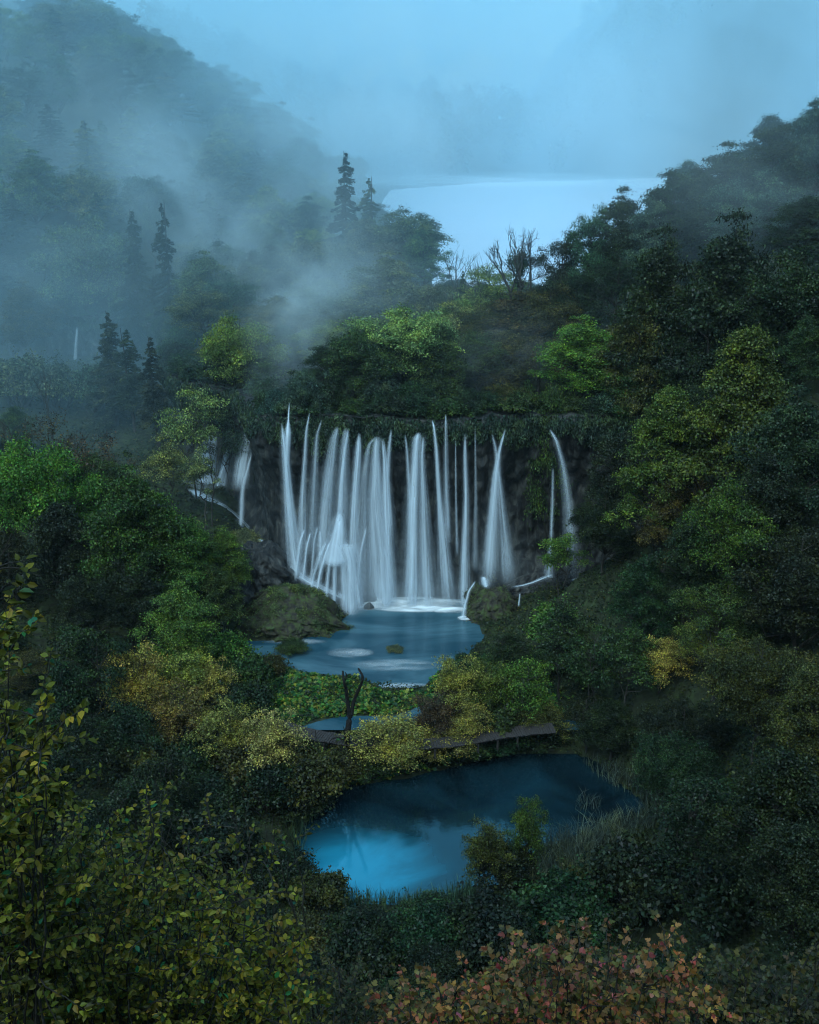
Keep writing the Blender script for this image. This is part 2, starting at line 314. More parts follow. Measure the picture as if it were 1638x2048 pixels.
def hanging():
    rng = np.random.default_rng(77); cx, cy_, nx, ny, s, top, OFFS = CL; mb = MB(); n = len(s); PP, DD = [], []
    OF = np.array([o for _, o, _ in OFFS]); OZ = np.array([z+0*s for _, _, z in OFFS]); ff = np.array([f for f, _, _ in OFFS])
    for k in range(5200):
        i = rng.integers(0, n-1); L = 1.1+3.6*max(0, .5+fbm(s[i]*.22, 0.3, 91)*1.3)*rng.random()**.8; z0 = top[i]+.25-rng.random()*1.3; m = int(5+L*7); zz = z0-rng.random(m)*L
        fz = np.clip(np.interp(zz, OZ[:,i], ff), 0, 1); o = np.interp(fz, ff, OF[:,i]) + .12+rng.random(m)*.35; j = rng.normal(size=m)*.10+rng.random()*.4
        PP.append(np.stack([cx[i]+nx[i]*o+ny[i]*j, cy_[i]+ny[i]*o-nx[i]*j, zz], -1))
    P = np.concatenate(PP); D = np.array([0,0,-1.])+rng.normal(size=P.shape)*.28; N = np.array([0,-1.,.35])+rng.normal(size=P.shape)*.6
    leaves(mb, P, N, rng.uniform(.2,.6,len(P)), rng, .35, direction=D); obj('hanging_moss', mb.mesh('hanging_moss', MOSS), color=(.022,.04,.022,1), kind='stuff', label='dark moss and roots hanging over the lip of the cliff')
hanging()

# ------------------------------------------------------------------ rocks
def rock(name, px, pyb, zb, rx, ry, h, label, cat='rock', m=None, seed=0, yoff=0, moss=0, mosscol=(.06,.085,.03), pt=None, dome=.85, group=None, tilt=0):
    rng = np.random.default_rng(seed); c = at_z(px, pyb, zb) if pt is None else Vector(pt)
    nu, nv = 200, 80; th = np.arange(nu)/nu*2*math.pi; mb = MB(); R = []
    for j in range(nv):
        f = j/(nv-1); rr = math.cos(f*math.pi/2)**dome if j < nv-1 else 0.0; z = math.sin(f*math.pi/2)
        n = fbm(np.cos(th)*1.6+seed*3.1, np.sin(th)*1.6+z*1.7, seed)*.42 + fbm(np.cos(th)*4+seed, np.sin(th)*4+z*4, seed+9)*.26 + fbm(np.cos(th)*9+seed, np.sin(th)*9+z*9, seed+19)*.17 + fbm(np.cos(th)*20+seed, np.sin(th)*20+z*20, seed+29)*.09
        q = rr*(1+n*(1-f*.6)); zz = z*h*(1+.35*fbm(np.cos(th)*2*rr+4, np.sin(th)*2*rr+seed, seed+5)*(1 if j < nv-1 else 0)) - .6*(1-f)
        R.append(np.stack([c.x+rx*q*np.cos(th), c.y+ry*q*np.sin(th), c.z+zz + tilt*rx*q*np.cos(th)*.5*min(1,f*3)], -1))
    A = np.array(R); mb.add(A.reshape(-1,3), grid_faces(nv, nu, True))
    root = obj(name, mb.mesh(name, m or MOSSROCK, True), label=label, cat=cat, group=group)
    if moss:
        k = moss; jj = rng.integers(6, nv-1, k); ii = rng.integers(0, nu, k); P = A[jj, ii] + rng.normal(size=(k,3))*np.array([.22,.22,.05])
        keep = fbm(P[:,0]*.9, P[:,1]*.9, seed+3) > .0; P = P[keep]; P[:,2] += .05
        mm = MB(); N = rng.normal(size=P.shape)*.6 + [0,-.2,1]; P[:,2] += rng.random(len(P))*.22; leaves(mm, P, N, rng.uniform(.07,.20,len(P)), rng, .6)
        obj('moss', mm.mesh('moss', MOSS), root, mosscol)
    return root
rock('mossy_outcrop', 575, 1272, 0, 6.4, 4.0, 4.0, 'large dark rocky mound with green moss left of the falls, jutting into the pool', 'outcrop', seed=3, moss=26000, pt=(-13.4,114.6,-.1), tilt=-.30)
rock('rock_shoulder', 0, 0, 0, 5.0, 4.0, 6.6, 'bare dark rock shoulder behind the mossy mound, beside the white chute', 'outcrop', seed=8, m=ROCK, pt=(-18.2,119.5,2.0))
rock('mossy_boulder', 0, 0, 0, 3.7, 2.7, 3.6, 'round boulder with green moss at the right end of the falls', 'boulder', seed=12, moss=3500, pt=(9.5,117.3,-.2))
rock('rock_ledge', 0, 0, 0, 5.6, 2.2, 3.0, 'dark wet ledge at the foot of the cliff right of the mossy boulder', 'ledge', seed=15, m=ROCK, pt=(15.8,120.6,.6), tilt=.08)
rock('rock_ledge', 0, 0, 0, 3.6, 2.0, 2.6, 'small wet ledge below the misty fall at the far right of the cliff', 'ledge', seed=17, m=ROCK, pt=(21.8,122.2,1.7))
rock('tufa_cone', 0, 0, 0, 3.6, 2.6, 9.6, 'tall dark tufa cone standing under the left falls, veiled with white water', 'rock', seed=20, m=ROCK, pt=(-8.2,121.4,-.4), dome=1.5)
rock('tufa_cone', 0, 0, 0, 2.6, 2.0, 6.0, 'lower tufa cone left of the tall one, with thin fanning rivulets', 'rock', seed=22, m=ROCK, pt=(-11.9,121.3,.2), dome=1.4)
rock('stone', 738, 1217, 0, .75, .5, .75, 'small dark stone alone in the foam under the central falls', seed=25, m=ROCK)

# ------------------------------------------------------------------ waterfalls
FG = 'streams of the wide waterfall'
def fmesh(mb, name, uv, nr, nc, L):
    me = mb.mesh(name, FALL, True, uv); t = np.tile(np.repeat(np.linspace(0,1,nr), nc), L); v = np.zeros(len(me.loops), np.int32); me.loops.foreach_get('vertex_index', v)
    l = me.uv_layers.new(name='Along'); l.data.foreach_set('uv', np.stack([t[v], 0*t[v]], -1).ravel()); return me
def at_ground(px, py, y0=60, y1=240):
    d = ray(px, py); yy = np.arange(y0, y1, .2); zz = H + d.z*yy/d.y; g = G(d.x*yy/d.y, yy); i = np.argmax(zz < g); return yy[i]
def gfall(rows, label, off=.5, **k): return fall([(py, px, w, at_ground(px, py)-off) for py, px, w in rows], label, **k)
def fall(rows, label, op=.8, layers=3, group=FG, ydef=118.0, name='waterfall', bulge=.25, cols=10, smooth_rows=44, cat='waterfall', spread=.0):
    """ROWS: (py, px, width in photo px[, y]) from top to bottom"""
    rows = [r if len(r) == 4 else (*r, ydef) for r in rows]
    k = np.array(rows, float); k[:,3] += 1.4*(group in (FG, 'rivulets on the tufa cones')); t = np.linspace(0, 1, len(k)); tt = np.linspace(0, 1, smooth_rows)
    def sm(c):
        v = np.interp(tt, t, c); w = max(3, smooth_rows//(len(k)*2)) | 1
        return np.convolve(np.pad(v, w//2, 'edge'), np.ones(w)/w, 'valid')
    PY, PX, W, Y = (sm(k[:,i]) for i in range(4)); mb = MB(); UV = []
    vlen = 0
    for L in range(layers):
        A = np.zeros((smooth_rows, cols, 3)); U = np.zeros((smooth_rows, cols, 2)); vl = 0; last = None
        for i in range(smooth_rows):
            c = at_y(PX[i], PY[i], Y[i]); wm = W[i]*Y[i]/F*((1.05,.62,1.7)[L])
            if last is not None: vl += (c-last).length
            last = c
            for j in range(cols):
                u = j/(cols-1); A[i,j] = (c.x + (u-.5)*wm, c.y - math.sin(u*math.pi)*wm*bulge - L*.18, c.z); U[i,j] = (L*3 + .002 + u*.996, vl)
        mb.add(A.reshape(-1,3), grid_faces(smooth_rows, cols)); UV.append(U.reshape(-1,2))
    o = obj(name, fmesh(mb, name, np.concatenate(UV), smooth_rows, cols, layers), color=(1,1,1,op), label=label, cat=cat, group=group)
    return o
fall([(840,563,3),(900,570,16),(1000,578,22),(1100,588,36),(1165,600,54)], 'bright fall at the far left of the wide curtain, joining from two lips', .95)
fall([(800,579,2,119.6),(840,577,4,118.6),(870,576,18),(950,573,12),(1100,586,26)], 'upper thread dropping from the shrubs into the leftmost bright fall', .9)
fall([(822,620,2),(860,613,8),(1000,606,18),(1130,603,36)], 'thin slanting fall second from the left of the curtain', .6)
fall([(835,645,3),(870,634,10),(1000,626,26),(1120,620,40)], 'faint broad veil just right of the thin slanting fall', .33)
fall([(850,676,8),(880,668,20),(960,658,34),(1150,642,54)], 'pale sloping veil left of the tufa cone, widening downwards', .55)
fall([(852,693,12),(900,688,26),(1060,684,46)], 'sheer veil of fine threads between the sloping veil and the cone stream', .35)
fall([(855,697,6),(900,690,9),(960,684,12),(1052,680,20)], 'thin bright stream that strikes the top of the tufa cone', .85)
fall([(862,719,5),(900,717,16),(1000,710,22),(1100,706,28),(1232,701,36)], 'straight bright white fall just right of the tufa cone', .95)
fall([(872,752,6),(890,738,12),(960,728,30),(1080,724,60),(1235,722,92)], 'soft left wing of the arched fall in the middle', .35)
fall([(868,756,18),(900,752,20),(1000,752,40),(1100,760,60),(1238,769,78)], 'broad bright core of the arched central fall', .8)
fall([(872,765,8),(920,770,12),(1000,772,24),(1100,775,32),(1240,777,48)], 'right leg of the arched central fall', .85)
fall([(855,783,4),(900,778,10),(960,774,14),(1080,780,22)], 'slim stream joining the arched fall from its upper right', .75)
fall([(865,810,4),(900,814,8),(1000,820,12),(1100,822,20),(1238,822,36)], 'faint narrow thread left of the tall round-topped fall', .45)
fall([(862,838,8),(880,834,22),(1000,828,32),(1100,826,38),(1244,823,50)], 'tall bright round-topped fall right of centre', .95)
fall([(868,847,10),(920,844,14),(1050,850,30),(1244,858,56)], 'softer right-hand strand of the round-topped fall', .6)
fall([(838,864,3,118.6),(854,868,6),(900,873,10),(1000,879,14),(1100,888,30),(1242,898,54)], 'slim curved fall leaning right, beside the round-topped fall', .75)
fall([(826,891,3,118.6),(850,892,6),(950,892,14),(1100,896,26)], 'upright pale thread behind the slim curved fall', .45)
fall([(870,911,3),(1000,912,6),(1120,915,12)], 'barely visible hair-thin thread right of the curved fall', .3)
fall([(862,930,4),(920,930,10),(1000,932,14),(1100,930,20),(1244,928,34)], 'single straight spear-like fall standing alone right of centre', .85)
fall([(845,950,3),(1000,952,8),(1150,950,20)], 'ghostly thin veil right of the spear-like fall', .28)
fall([(862,983,4),(900,992,9),(960,998,14),(1060,1008,30),(1180,1018,56)], 'left stream of the crossing pair, falling to the right', .5)
fall([(852,1012,4),(900,999,9),(950,992,20),(1050,985,34),(1185,977,50)], 'right stream of the crossing pair, falling to the left', .75)
fall([(855,1098,5,118.8),(880,1112,12),(930,1126,18),(1020,1138,30),(1175,1150,56)], 'arching misty fall at the right end of the cliff', .38)
fall([(930,1106,5),(1000,1105,9),(1090,1102,10)], 'thin dropping thread under the mossy overhang at right', .45)
fall([(1075,1101,6),(1110,1100,14),(1165,1097,32)], 'short tent-shaped fall landing on the right ledge', .7, ydef=119.0)
for a, b, o_ in ((1070,860,.22),(1045,900,.15),(880,905,.2),(960,870,.18)):
    pass
# white water over the tufa cones: fans
LB = 'white rivulets fanning over the tall tufa cone'
fall([(1018,680,14,117.9),(1060,676,44,117.3),(1090,672,60,117.0),(1130,668,84,116.6)], 'white cap of water on the top of the tall tufa cone', .9, ydef=117)
fall([(1080,690,60,116.9),(1120,700,50,116.6),(1236,704,60,116.4)], 'dense white stream down the right side of the tufa cone', .9)
for i, (a, b, w, op) in enumerate([(655,612,16,.6),(662,628,14,.75),(668,650,12,.6),(672,668,14,.75),(680,690,12,.6),(690,722,14,.6)]):
    fall([(1078,a,8,116.9),(1110,(a*2+b)/3,w*.8,116.6),(1150,(a+2*b)/3,w,116.4),(1225,b,w*1.1,116.0)], ['outermost left','second from left','third from left','fourth from left','fifth from left','rightmost'][i]+' rivulet fanning over the tall tufa cone', op, name='rivulet', cat='rivulet', group='rivulets on the tufa cones')
for i, (t_, a, b, w, op) in enumerate([(1055,610,590,10,.8),(1062,622,606,12,.6),(1050,636,622,9,.5),(1058,640,642,10,.5)]):
    fall([(t_,a,6,117.4),(t_+30,(a+b)/2,w*.8,117),(1165,b,w,116.6)], ['leftmost','second','third','rightmost'][i]+' thin rivulet on the lower tufa cone', op, name='rivulet', cat='rivulet', group='rivulets on the tufa cones')
fall([(1050,734,5,117.5),(1100,722,10,117),(1200,712,22,116.8)], 'short curling side stream in front of the arched fall', .5)
# chute left
fall([(1076,516,10,121.6),(1088,540,24,120.2),(1112,560,30,119.0),(1142,584,44,118.0),(1170,632,50,117.4),(1192,680,50,117.2),(1208,715,50,117.4)], 'white chute rushing down beside the mossy mound into the pool', .97, bulge=.05, layers=3, name='cascade', cat='cascade')
fall([(800,502,8,135.9),(840,494,20,135.0),(865,498,18,134.6),(920,486,34,134.0),(985,478,38,133.4)], 'right-hand white cascade of the far left group, beyond the thin trees', 1.2, group='left cascades', name='cascade', cat='cascade')
fall([(832,461,4,137.4),(860,462,10,136.8),(920,452,18,136.2),(990,440,28,135.4)], 'slim middle cascade of the far left group', 1.0, group='left cascades', name='cascade', cat='cascade')
fall([(860,428,16,137.6),(900,420,40,137),(950,414,62,136.2),(1014,410,100,135.4)], 'broad white cascade at the far left, behind the leaning sapling', 1.2, group='left cascades', name='cascade', cat='cascade')
fall([(930,448,8,135.4),(970,436,14,135),(1015,424,24,134.6)], 'white run at the foot of the far left cascades', 1.0, group='left cascades', name='cascade', cat='cascade')
fall([(900,505,4,133.6),(980,485,12,132.8),(1060,482,16,131)], 'thin lower thread right of the far left cascades', .7, group='left cascades', name='cascade', cat='cascade')
gfall([(975,380,26),(988,398,40),(1000,420,34),(1010,446,16),(1024,466,12),(1045,488,12),(1066,505,14),(1082,520,16)], 'narrow white stream linking the far left cascades to the chute', .3, op=1.1, bulge=.02, group='left cascades', name='cascade', cat='cascade')
fall([(650,155,6,186),(690,152,9,185.6),(724,150,12,185.4)], 'lone slender fall on the distant shadowed cliff at far left', .9, group='distant falls', ydef=185)
fall([(640,299,3,185.5),(690,298,6,185.2)], 'faint distant trickle right of the lone slender fall, behind the spruces', .5, group='distant falls')
fall([(630,283,3,185.5),(700,280,8,185.2)], 'broad faint distant trickle behind the dark spruces', .3, group='distant falls')
fall([(1226,1090,6,111.6),(1245,1085,10,111.3),(1268,1084,9,111.1)], 'small spout pouring off the overgrown bank right of the pool', .9, group='small spills')
fall([(1185,1040,4,115.2),(1212,1037,5,115)], 'tiny trickle on the bank behind the mossy boulder', .8, group='small spills')
fall([(1535,790,6,89.4),(1552,786,12,89),(1562,776,22,88.7)], 'little white spill from the wooded dam into the dark pond', .95, group='small spills')
fall([(1160,952,4,117.4),(1180,938,7,116.6),(1210,930,9,116.0),(1242,926,16,115.6)], 'short white spill over the left face of the mossy boulder', .8, group='small spills')
fall([(1152,966,8,117.2),(1157,968,16,116.9),(1166,970,18,116.6),(1174,972,12,116.3)], 'white splash on the crown of the mossy boulder', .9, group='small spills')
fall([(1138,1192,14,120),(1146,1178,26,119.6),(1156,1160,16,119.3),(1160,1140,10,119)], 'foaming run across the far right ledge', .85, group='small spills', bulge=.02)
fall([(1148,1108,10,118.9),(1153,1092,20,118.6),(1164,1066,10,118.2),(1170,1045,14,117.9),(1174,1022,8,117.6)], 'white run spilling along the ledge toward the mossy boulder', .7, group='small spills', bulge=.02)

# ------------------------------------------------------------------ foam on the pool
def foam_mat():
    m, ns, ls = mat('foam')
    uv = nd(ns, 'ShaderNodeUVMap', uv_map='UVMap'); tc = nd(ns, 'ShaderNodeTexCoord'); mp = nd(ns, 'ShaderNodeMapping'); mp.inputs['Scale'].default_value = (.35,1.3,1)
    ls.new(tc.outputs['Object'], mp.inputs[0])
    n = nd(ns, 'ShaderNodeTexNoise'); n.inputs['Scale'].default_value = .8; n.inputs['Detail'].default_value = 4; n.inputs['Distortion'].default_value = .6; ls.new(mp.outputs[0], n.inputs['Vector'])
    mr = nd(ns, 'ShaderNodeMapRange'); mr.inputs[1].default_value = .3; mr.inputs[2].default_value = .7; ls.new(n.outputs[0], mr.inputs[0])
    fl = nd(ns, 'ShaderNodeVectorMath', operation='MULTIPLY'); fl.inputs[1].default_value = (1,1,0); ls.new(uv.outputs[0], fl.inputs[0]); ln = nd(ns, 'ShaderNodeVectorMath', operation='LENGTH'); ls.new(fl.outputs[0], ln.inputs[0])
    e = mathn(ns, ls, 'SUBTRACT', 1.0, mathn(ns, ls, 'POWER', ln.outputs['Value'], 2.0), True)
    oi = nd(ns, 'ShaderNodeObjectInfo')
    a = mathn(ns, ls, 'MULTIPLY', mathn(ns, ls, 'MULTIPLY', e, mathn(ns, ls, 'ADD', mathn(ns, ls, 'MULTIPLY', mr.outputs[0], 1.1), .1)), oi.outputs['Alpha'], True)
    d = nd(ns, 'ShaderNodeBsdfDiffuse'); d.inputs[0].default_value = (.84,.9,.93,1); tr = nd(ns, 'ShaderNodeBsdfTransparent'); x = nd(ns, 'ShaderNodeMixShader')
    ls.new(a, x.inputs[0]); ls.new(tr.outputs[0], x.inputs[1]); ls.new(d.outputs[0], x.inputs[2])
    o = nd(ns, 'ShaderNodeOutputMaterial'); ls.new(x.outputs[0], o.inputs[0]); return m
FOAM = foam_mat()
def foam(px, py, wpx, ry, op, z=.03, hump=.12):
    c = at_z(px, py, z); rx = wpx*120/F; mb = MB(); nr, nc = 10, 32; A = np.zeros((nr,nc,3)); U = np.zeros((nr,nc,2))
    for i in range(nr):
        r = max(i, .02)/(nr-1)
        for j in range(nc):
            t = j/nc*2*math.pi; A[i,j] = (c.x+rx*r*math.cos(t), c.y+ry*r*math.sin(t), z+hump*(1-r*r)); U[i,j] = (r*math.cos(t), r*math.sin(t))
    mb.add(A.reshape(-1,3), grid_faces(nr, nc, True))
    obj('foam', mb.mesh('foam', FOAM, True, U.reshape(-1,2)), color=(1,1,1,op), kind='stuff', label='white foam lying on the pool where the falls land')
foam(745, 1204, 85, 2.4, 1.5, .03, .25); foam(830, 1216, 95, 1.3, 1.5, .05, .2); foam(900, 1219, 50, 1.1, 1.3, .07, .15); foam(700, 1204, 45, 2.0, 1.6, .09, .3); foam(830, 1204, 120, 1.8, 1.1, .11, .2)
foam(930, 1236, 18, .7, 1.0, .13); foam(810, 1374, 60, 1.0, .5, .03, .02); foam(700, 1305, 50, 1.2, .35, .03, .02); foam(790, 1330, 90, 1.5, .3, .05, .02); foam(590, 1283, 70, .8, .22, .07, .02)

# ------------------------------------------------------------------ tree kinds (built once, then copied)
def sph(rng, n): v = rng.normal(size=(n,3)); return unit(v)
def clump(mb, c, r, n, rng, leaf, flat=.55, up=.9):
    """a spray of leaves: denser on its upper outer shell"""
    d = sph(rng, n); d[:,2] = np.where(rng.random(n) < .72, np.abs(d[:,2]), d[:,2]); rr = rng.random(n)**.38
    rr *= 1+.22*rng.normal(size=n); k8 = n//6; a8 = rng.integers(0, 5); tw = sph(rng, 5); tw[:,2] = np.abs(tw[:,2])*.6; pick = rng.integers(0,5,k8); d[:k8] = unit(tw[pick]+rng.normal(size=(k8,3))*.10); rr[:k8] = rng.uniform(.7,1.75,k8)
    P = c + d*rr[:,None]*np.array([r, r, r*flat]); P[:,2] -= .25*r*(np.hypot(P[:,0]-c[0], P[:,1]-c[1])/r)**2*flat
    N = d*.6 + rng.normal(size=(n,3))*.75 + [0,0,up*.55]
    leaves(mb, P, N, leaf*rng.uniform(.6,1.35,n), rng, .62)
def limb(mb, a, b, r0, r1, rng, n=6, wob=.08, sides=5, sag=.0):
    a = np.asarray(a, float); b = np.asarray(b, float); t = np.linspace(0,1,n)[:,None]; L = np.linalg.norm(b-a)
    P = a + (b-a)*t + rng.normal(size=(n,3))*wob*L*np.sin(t*math.pi)*.6 + np.array([0,0,1.])*L*sag*np.sin(t*math.pi)
    tube(mb, P, r0+(r1-r0)*t[:,0], sides); return P
KINDS = {}
def broad(name, seed, h=12, w=9, nc=46, per=520, leaf=.24, base=.22, flat=.55, trunk_r=.22, shape='round', cr=.17, stems=1, hollow=.55, bark=None):
    rng = np.random.default_rng(seed); tb, cb = MB(), MB()
    tips = []
    ax = rng.normal(size=2)*.06*w
    for k in range(nc):
        for _ in range(50):
            d = sph(rng, 1)[0]
            if d[2] > -.6: break
        rr = hollow + (1-hollow)*rng.random()**.6
        if k % 5 == 0: rr *= .5
        lob = 1 + .28*math.sin(3*math.atan2(d[1], d[0])+seed) + rng.normal()*.07
        z = d[2]*rr
        if shape == 'cone': f = .5+.5*z; wd = (1-f)**.75*1.25+.08
        elif shape == 'oval': f = .5+.5*z; wd = .95*math.sin(min(1,max(0,f))*math.pi*.9+.25)**.6 if 0 < f < 1 else .5
        else: wd = 1
        x, y = d[0]*rr*lob*wd, d[1]*rr*lob*wd
        if shape == 'cone': L = math.hypot(d[0], d[1])+1e-6; q = rr**.5; x, y = d[0]/L*q*wd*lob, d[1]/L*q*wd*lob
        cz = h*(base + (1-base)*(.5+.5*z)*.97); c = np.array([x*w/2*.86+ax[0], y*w/2*.86+ax[1], cz]); tips.append(c)
        s = rng.uniform(.7,1.35); clump(cb, c, cr*w*s, int(per*s*s), rng, leaf, flat)
    for s in range(stems):
        a = rng.uniform(0, 6.28); o0 = np.array([math.cos(a),math.sin(a),0])*(.35*(stems > 1)*w*.1)
        top = np.array([ax[0]+math.cos(a)*w*.14*(stems > 1), ax[1]+math.sin(a)*w*.14*(stems > 1), h*.93])
        P = limb(tb, o0-[0,0,.8], top, trunk_r/stems**.5, trunk_r*.12, rng, 12, .045, 7)
        for c in tips[s::stems]:
            zt = max(h*base*.7, c[2]-np.hypot(c[0]-ax[0], c[1]-ax[1])*.75-.3); i = np.argmin(np.abs(P[:,2]-zt))
            f = i/11.0; limb(tb, P[i], c, trunk_r*(1-f)*.42+.025, .015, rng, 5, .09, 4, .06)
            for q in range(2): limb(tb, c, c+sph(rng,1)[0]*cr*w*.9+[0,0,.1], .02, .008, rng, 3, .08, 3)
    KINDS[name] = (h, w, tb.mesh(name+'_trunk', bark or BARK, True), cb.mesh(name+'_crown', LEAF), None)
def spruce(name, seed, h=18, w=6, base=.1, rows=26, dens=1.0, ragged=.2, top=1.0):
    rng = np.random.default_rng(seed); tb, cb = MB(), MB()
    P = limb(tb, [0,0,-.8], [rng.normal()*.2,rng.normal()*.2,h], .26, .03, rng, 12, .01, 7)
    for k in range(rows):
        f = base + (1-base)*(k+.4*rng.random())/rows; R = w/2*((1-f)/(1-base))**.8*top*(1+ragged*rng.normal())+.15
        nb = int(5+5*(1-f))
        for b in range(nb):
            a = rng.uniform(0, 6.28); L = R*rng.uniform(.6,1.1); z = f*h; m = 7
            t = np.linspace(0,1,m); X = np.stack([math.cos(a)*L*t, math.sin(a)*L*t, z - L*.42*t**1.2 + L*.16*t**3 + .1], -1)
            tube(tb, X, .035*(1-t*.8)*(1.2-f), 3)
            n = int(60*L*dens); u = rng.random(n)**.7; i = u*(m-1)
            Q = np.stack([np.interp(i, range(m), X[:,q]) for q in range(3)], -1); side = np.array([-math.sin(a), math.cos(a), 0])
            wd = (1-u*.7)*L*.28; Q += side*(rng.uniform(-1,1,n)*wd)[:,None]; Q[:,2] -= rng.random(n)*.35*(.3+u) 
            D = np.array([math.cos(a), math.sin(a), -.35])+rng.normal(size=(n,3))*.5; N = rng.normal(size=(n,3))*.45+[0,0,1]
            leaves(cb, Q, N, rng.uniform(.22,.5,n), rng, .3, direction=D)
    KINDS[name] = (h, w, tb.mesh(name+'_trunk', BARK, True), cb.mesh(name+'_crown', NEEDLE), None)
def bush(name, seed, h=3, w=4, n=26, per=420, leaf=.17, flat=.7):
    rng = np.random.default_rng(seed); tb, cb = MB(), MB()
    for k in range(n):
        a = rng.uniform(0,6.28); r = rng.random()**.6; z = (1-r*r*.75)**.5; c = np.array([math.cos(a)*r*w*.42, math.sin(a)*r*w*.42, h*(.18+.72*z*rng.uniform(.45,1.05))])
        s = rng.uniform(.7,1.3); clump(cb, c, w*.16*s, int(per*s*s), rng, leaf, flat)
        limb(tb, [c[0]*.12, c[1]*.12, -.3], c, .05, .015, rng, 6, .07, 4)
    for k in range(n):                                  # ragged shoots standing out of the outline
        a = rng.uniform(0,6.28); r = rng.random()**.6*.48*w; c = np.array([math.cos(a)*r, math.sin(a)*r, h*rng.uniform(.7,1.15)])
        P = limb(tb, [c[0]*.5,c[1]*.5,h*.2], c, .02, .006, rng, 6, .05, 3); q = rng.integers(2,6,24); Pq = P[q]+rng.normal(size=(24,3))*.10
        leaves(cb, Pq, rng.normal(size=(24,3))*.5+[0,0,.8], leaf*rng.uniform(.6,1.2,24), rng, .6)
    KINDS[name] = (h, w, tb.mesh(name+'_stems', BARK, True), cb.mesh(name+'_leaves', LEAF), None)
def bare(name, seed, h=14, w=8, r=.28, fork=.45, order=4, ivy=0, sprigs=0, m=None, spread=.7):
    rng = np.random.default_rng(seed); tb, cb = MB(), MB(); ends = []
    def grow(a, d, L, r0, o):
        d = unit(np.asarray(d)); b = a + d*L; b[2] += L*.05; P = limb(tb, a, b, r0, r0*.58, rng, 6, .07, 6 if o > 2 else 4)
        ends.append(P)
        if o == 0: return
        for k in range(3 if o > 1 else 4):
            i = rng.integers(3,6) if k else 5; nd_ = unit(d + rng.normal(size=3)*spread*.75 + [0,0,.18]); grow(P[i], nd_, L*rng.uniform(.5,.78), r0*.52, o-1)
    P = limb(tb, [0,0,-.8], [rng.normal()*.3, 0, h*fork], r, r*.72, rng, 8, .03, 7); ends.append(P)
    for k in range(4): a = k*1.6+rng.random(); grow(P[-1-(k == 3)], [math.cos(a)*spread*w/h*1.1, math.sin(a)*spread*w/h*1.1, 1.0], h*.27, r*.55, order-1)
    if ivy:
        for P_ in ends[:max(3, len(ends)//14)]:
            q = P_[rng.integers(0, len(P_), ivy)]; q = q + rng.normal(size=q.shape)*[.32,.32,.4]; leaves(cb, q, q-P_.mean(0)+rng.normal(size=q.shape), .16*rng.uniform(.7,1.3,len(q)), rng, .8)
    if sprigs:
        for P_ in ends[len(ends)//3:]:
            q = P_[rng.integers(0, len(P_), sprigs)] + rng.normal(size=(sprigs,3))*.25; leaves(cb, q, rng.normal(size=q.shape)+[0,0,.8], .17*rng.uniform(.7,1.3,len(q)), rng, .6)
    KINDS[name] = (h, w, tb.mesh(name+'_trunk', m or BARK, True), cb.mesh(name+'_crown', LEAF) if (ivy or sprigs) else None, None)

broad('round_a', 1, 12, 10, 105, 430, leaf=.18, flat=.7, cr=.1, base=.16); broad('round_b', 2, 13, 9, 95, 430, leaf=.18, shape='oval', base=.12, flat=.75, cr=.1); broad('round_c', 3, 11, 10, 90, 430, leaf=.18, flat=.62, cr=.105, hollow=.45, base=.14)
broad('layer_a', 4, 14, 9, 100, 400, leaf=.19, flat=.52, shape='oval', base=.12, cr=.115); broad('layer_b', 5, 15, 9, 105, 400, leaf=.19, flat=.55, shape='cone', base=.08, cr=.11)
broad('airy_a', 6, 12, 6, 26, 230, leaf=.2, base=.3, trunk_r=.13, hollow=.35, cr=.15, flat=.6, shape='oval'); broad('airy_b', 7, 11, 6.5, 24, 260, leaf=.2, base=.36, trunk_r=.14, stems=2, cr=.15)
broad('feather', 8, 18, 10, 230, 260, leaf=.22, flat=.7, shape='cone', base=.06, cr=.085, hollow=.7)
broad('gappy', 9, 14, 9, 70, 300, leaf=.17, base=.28, hollow=.45, cr=.11, flat=.7)
broad('small_a', 10, 6, 5, 54, 210, leaf=.13, base=.22, trunk_r=.09, cr=.12, stems=2, flat=.7, hollow=.35); broad('small_b', 11, 6, 5, 60, 200, leaf=.13, base=.14, trunk_r=.08, cr=.115, flat=.8, stems=3, hollow=.35)
spruce('spruce_a', 12, 18, 6.5, .12, 34, 1.5, .3); spruce('spruce_b', 13, 18, 5.4, .3, 26, 1.2, .34); spruce('spruce_pole', 14, 18, 4.0, .30, 26, 1.3, .12, 1.15)
bush('bush_a', 15); bush('bush_b', 16, 3.2, 4.2, 22, 380, .2); bush('bush_c', 17, 2.6, 4, 30, 420, .14, .6)
bare('bare_big', 23, 14, 13, .46, .38, 5, ivy=120, m=BARK, spread=.62); bare('bare_thin', 19, 12, 4, .12, .45, 3, m=BARK, spread=.55); bare('brown_twiggy', 20, 9, 7, .16, .3, 4, sprigs=9, spread=.85)

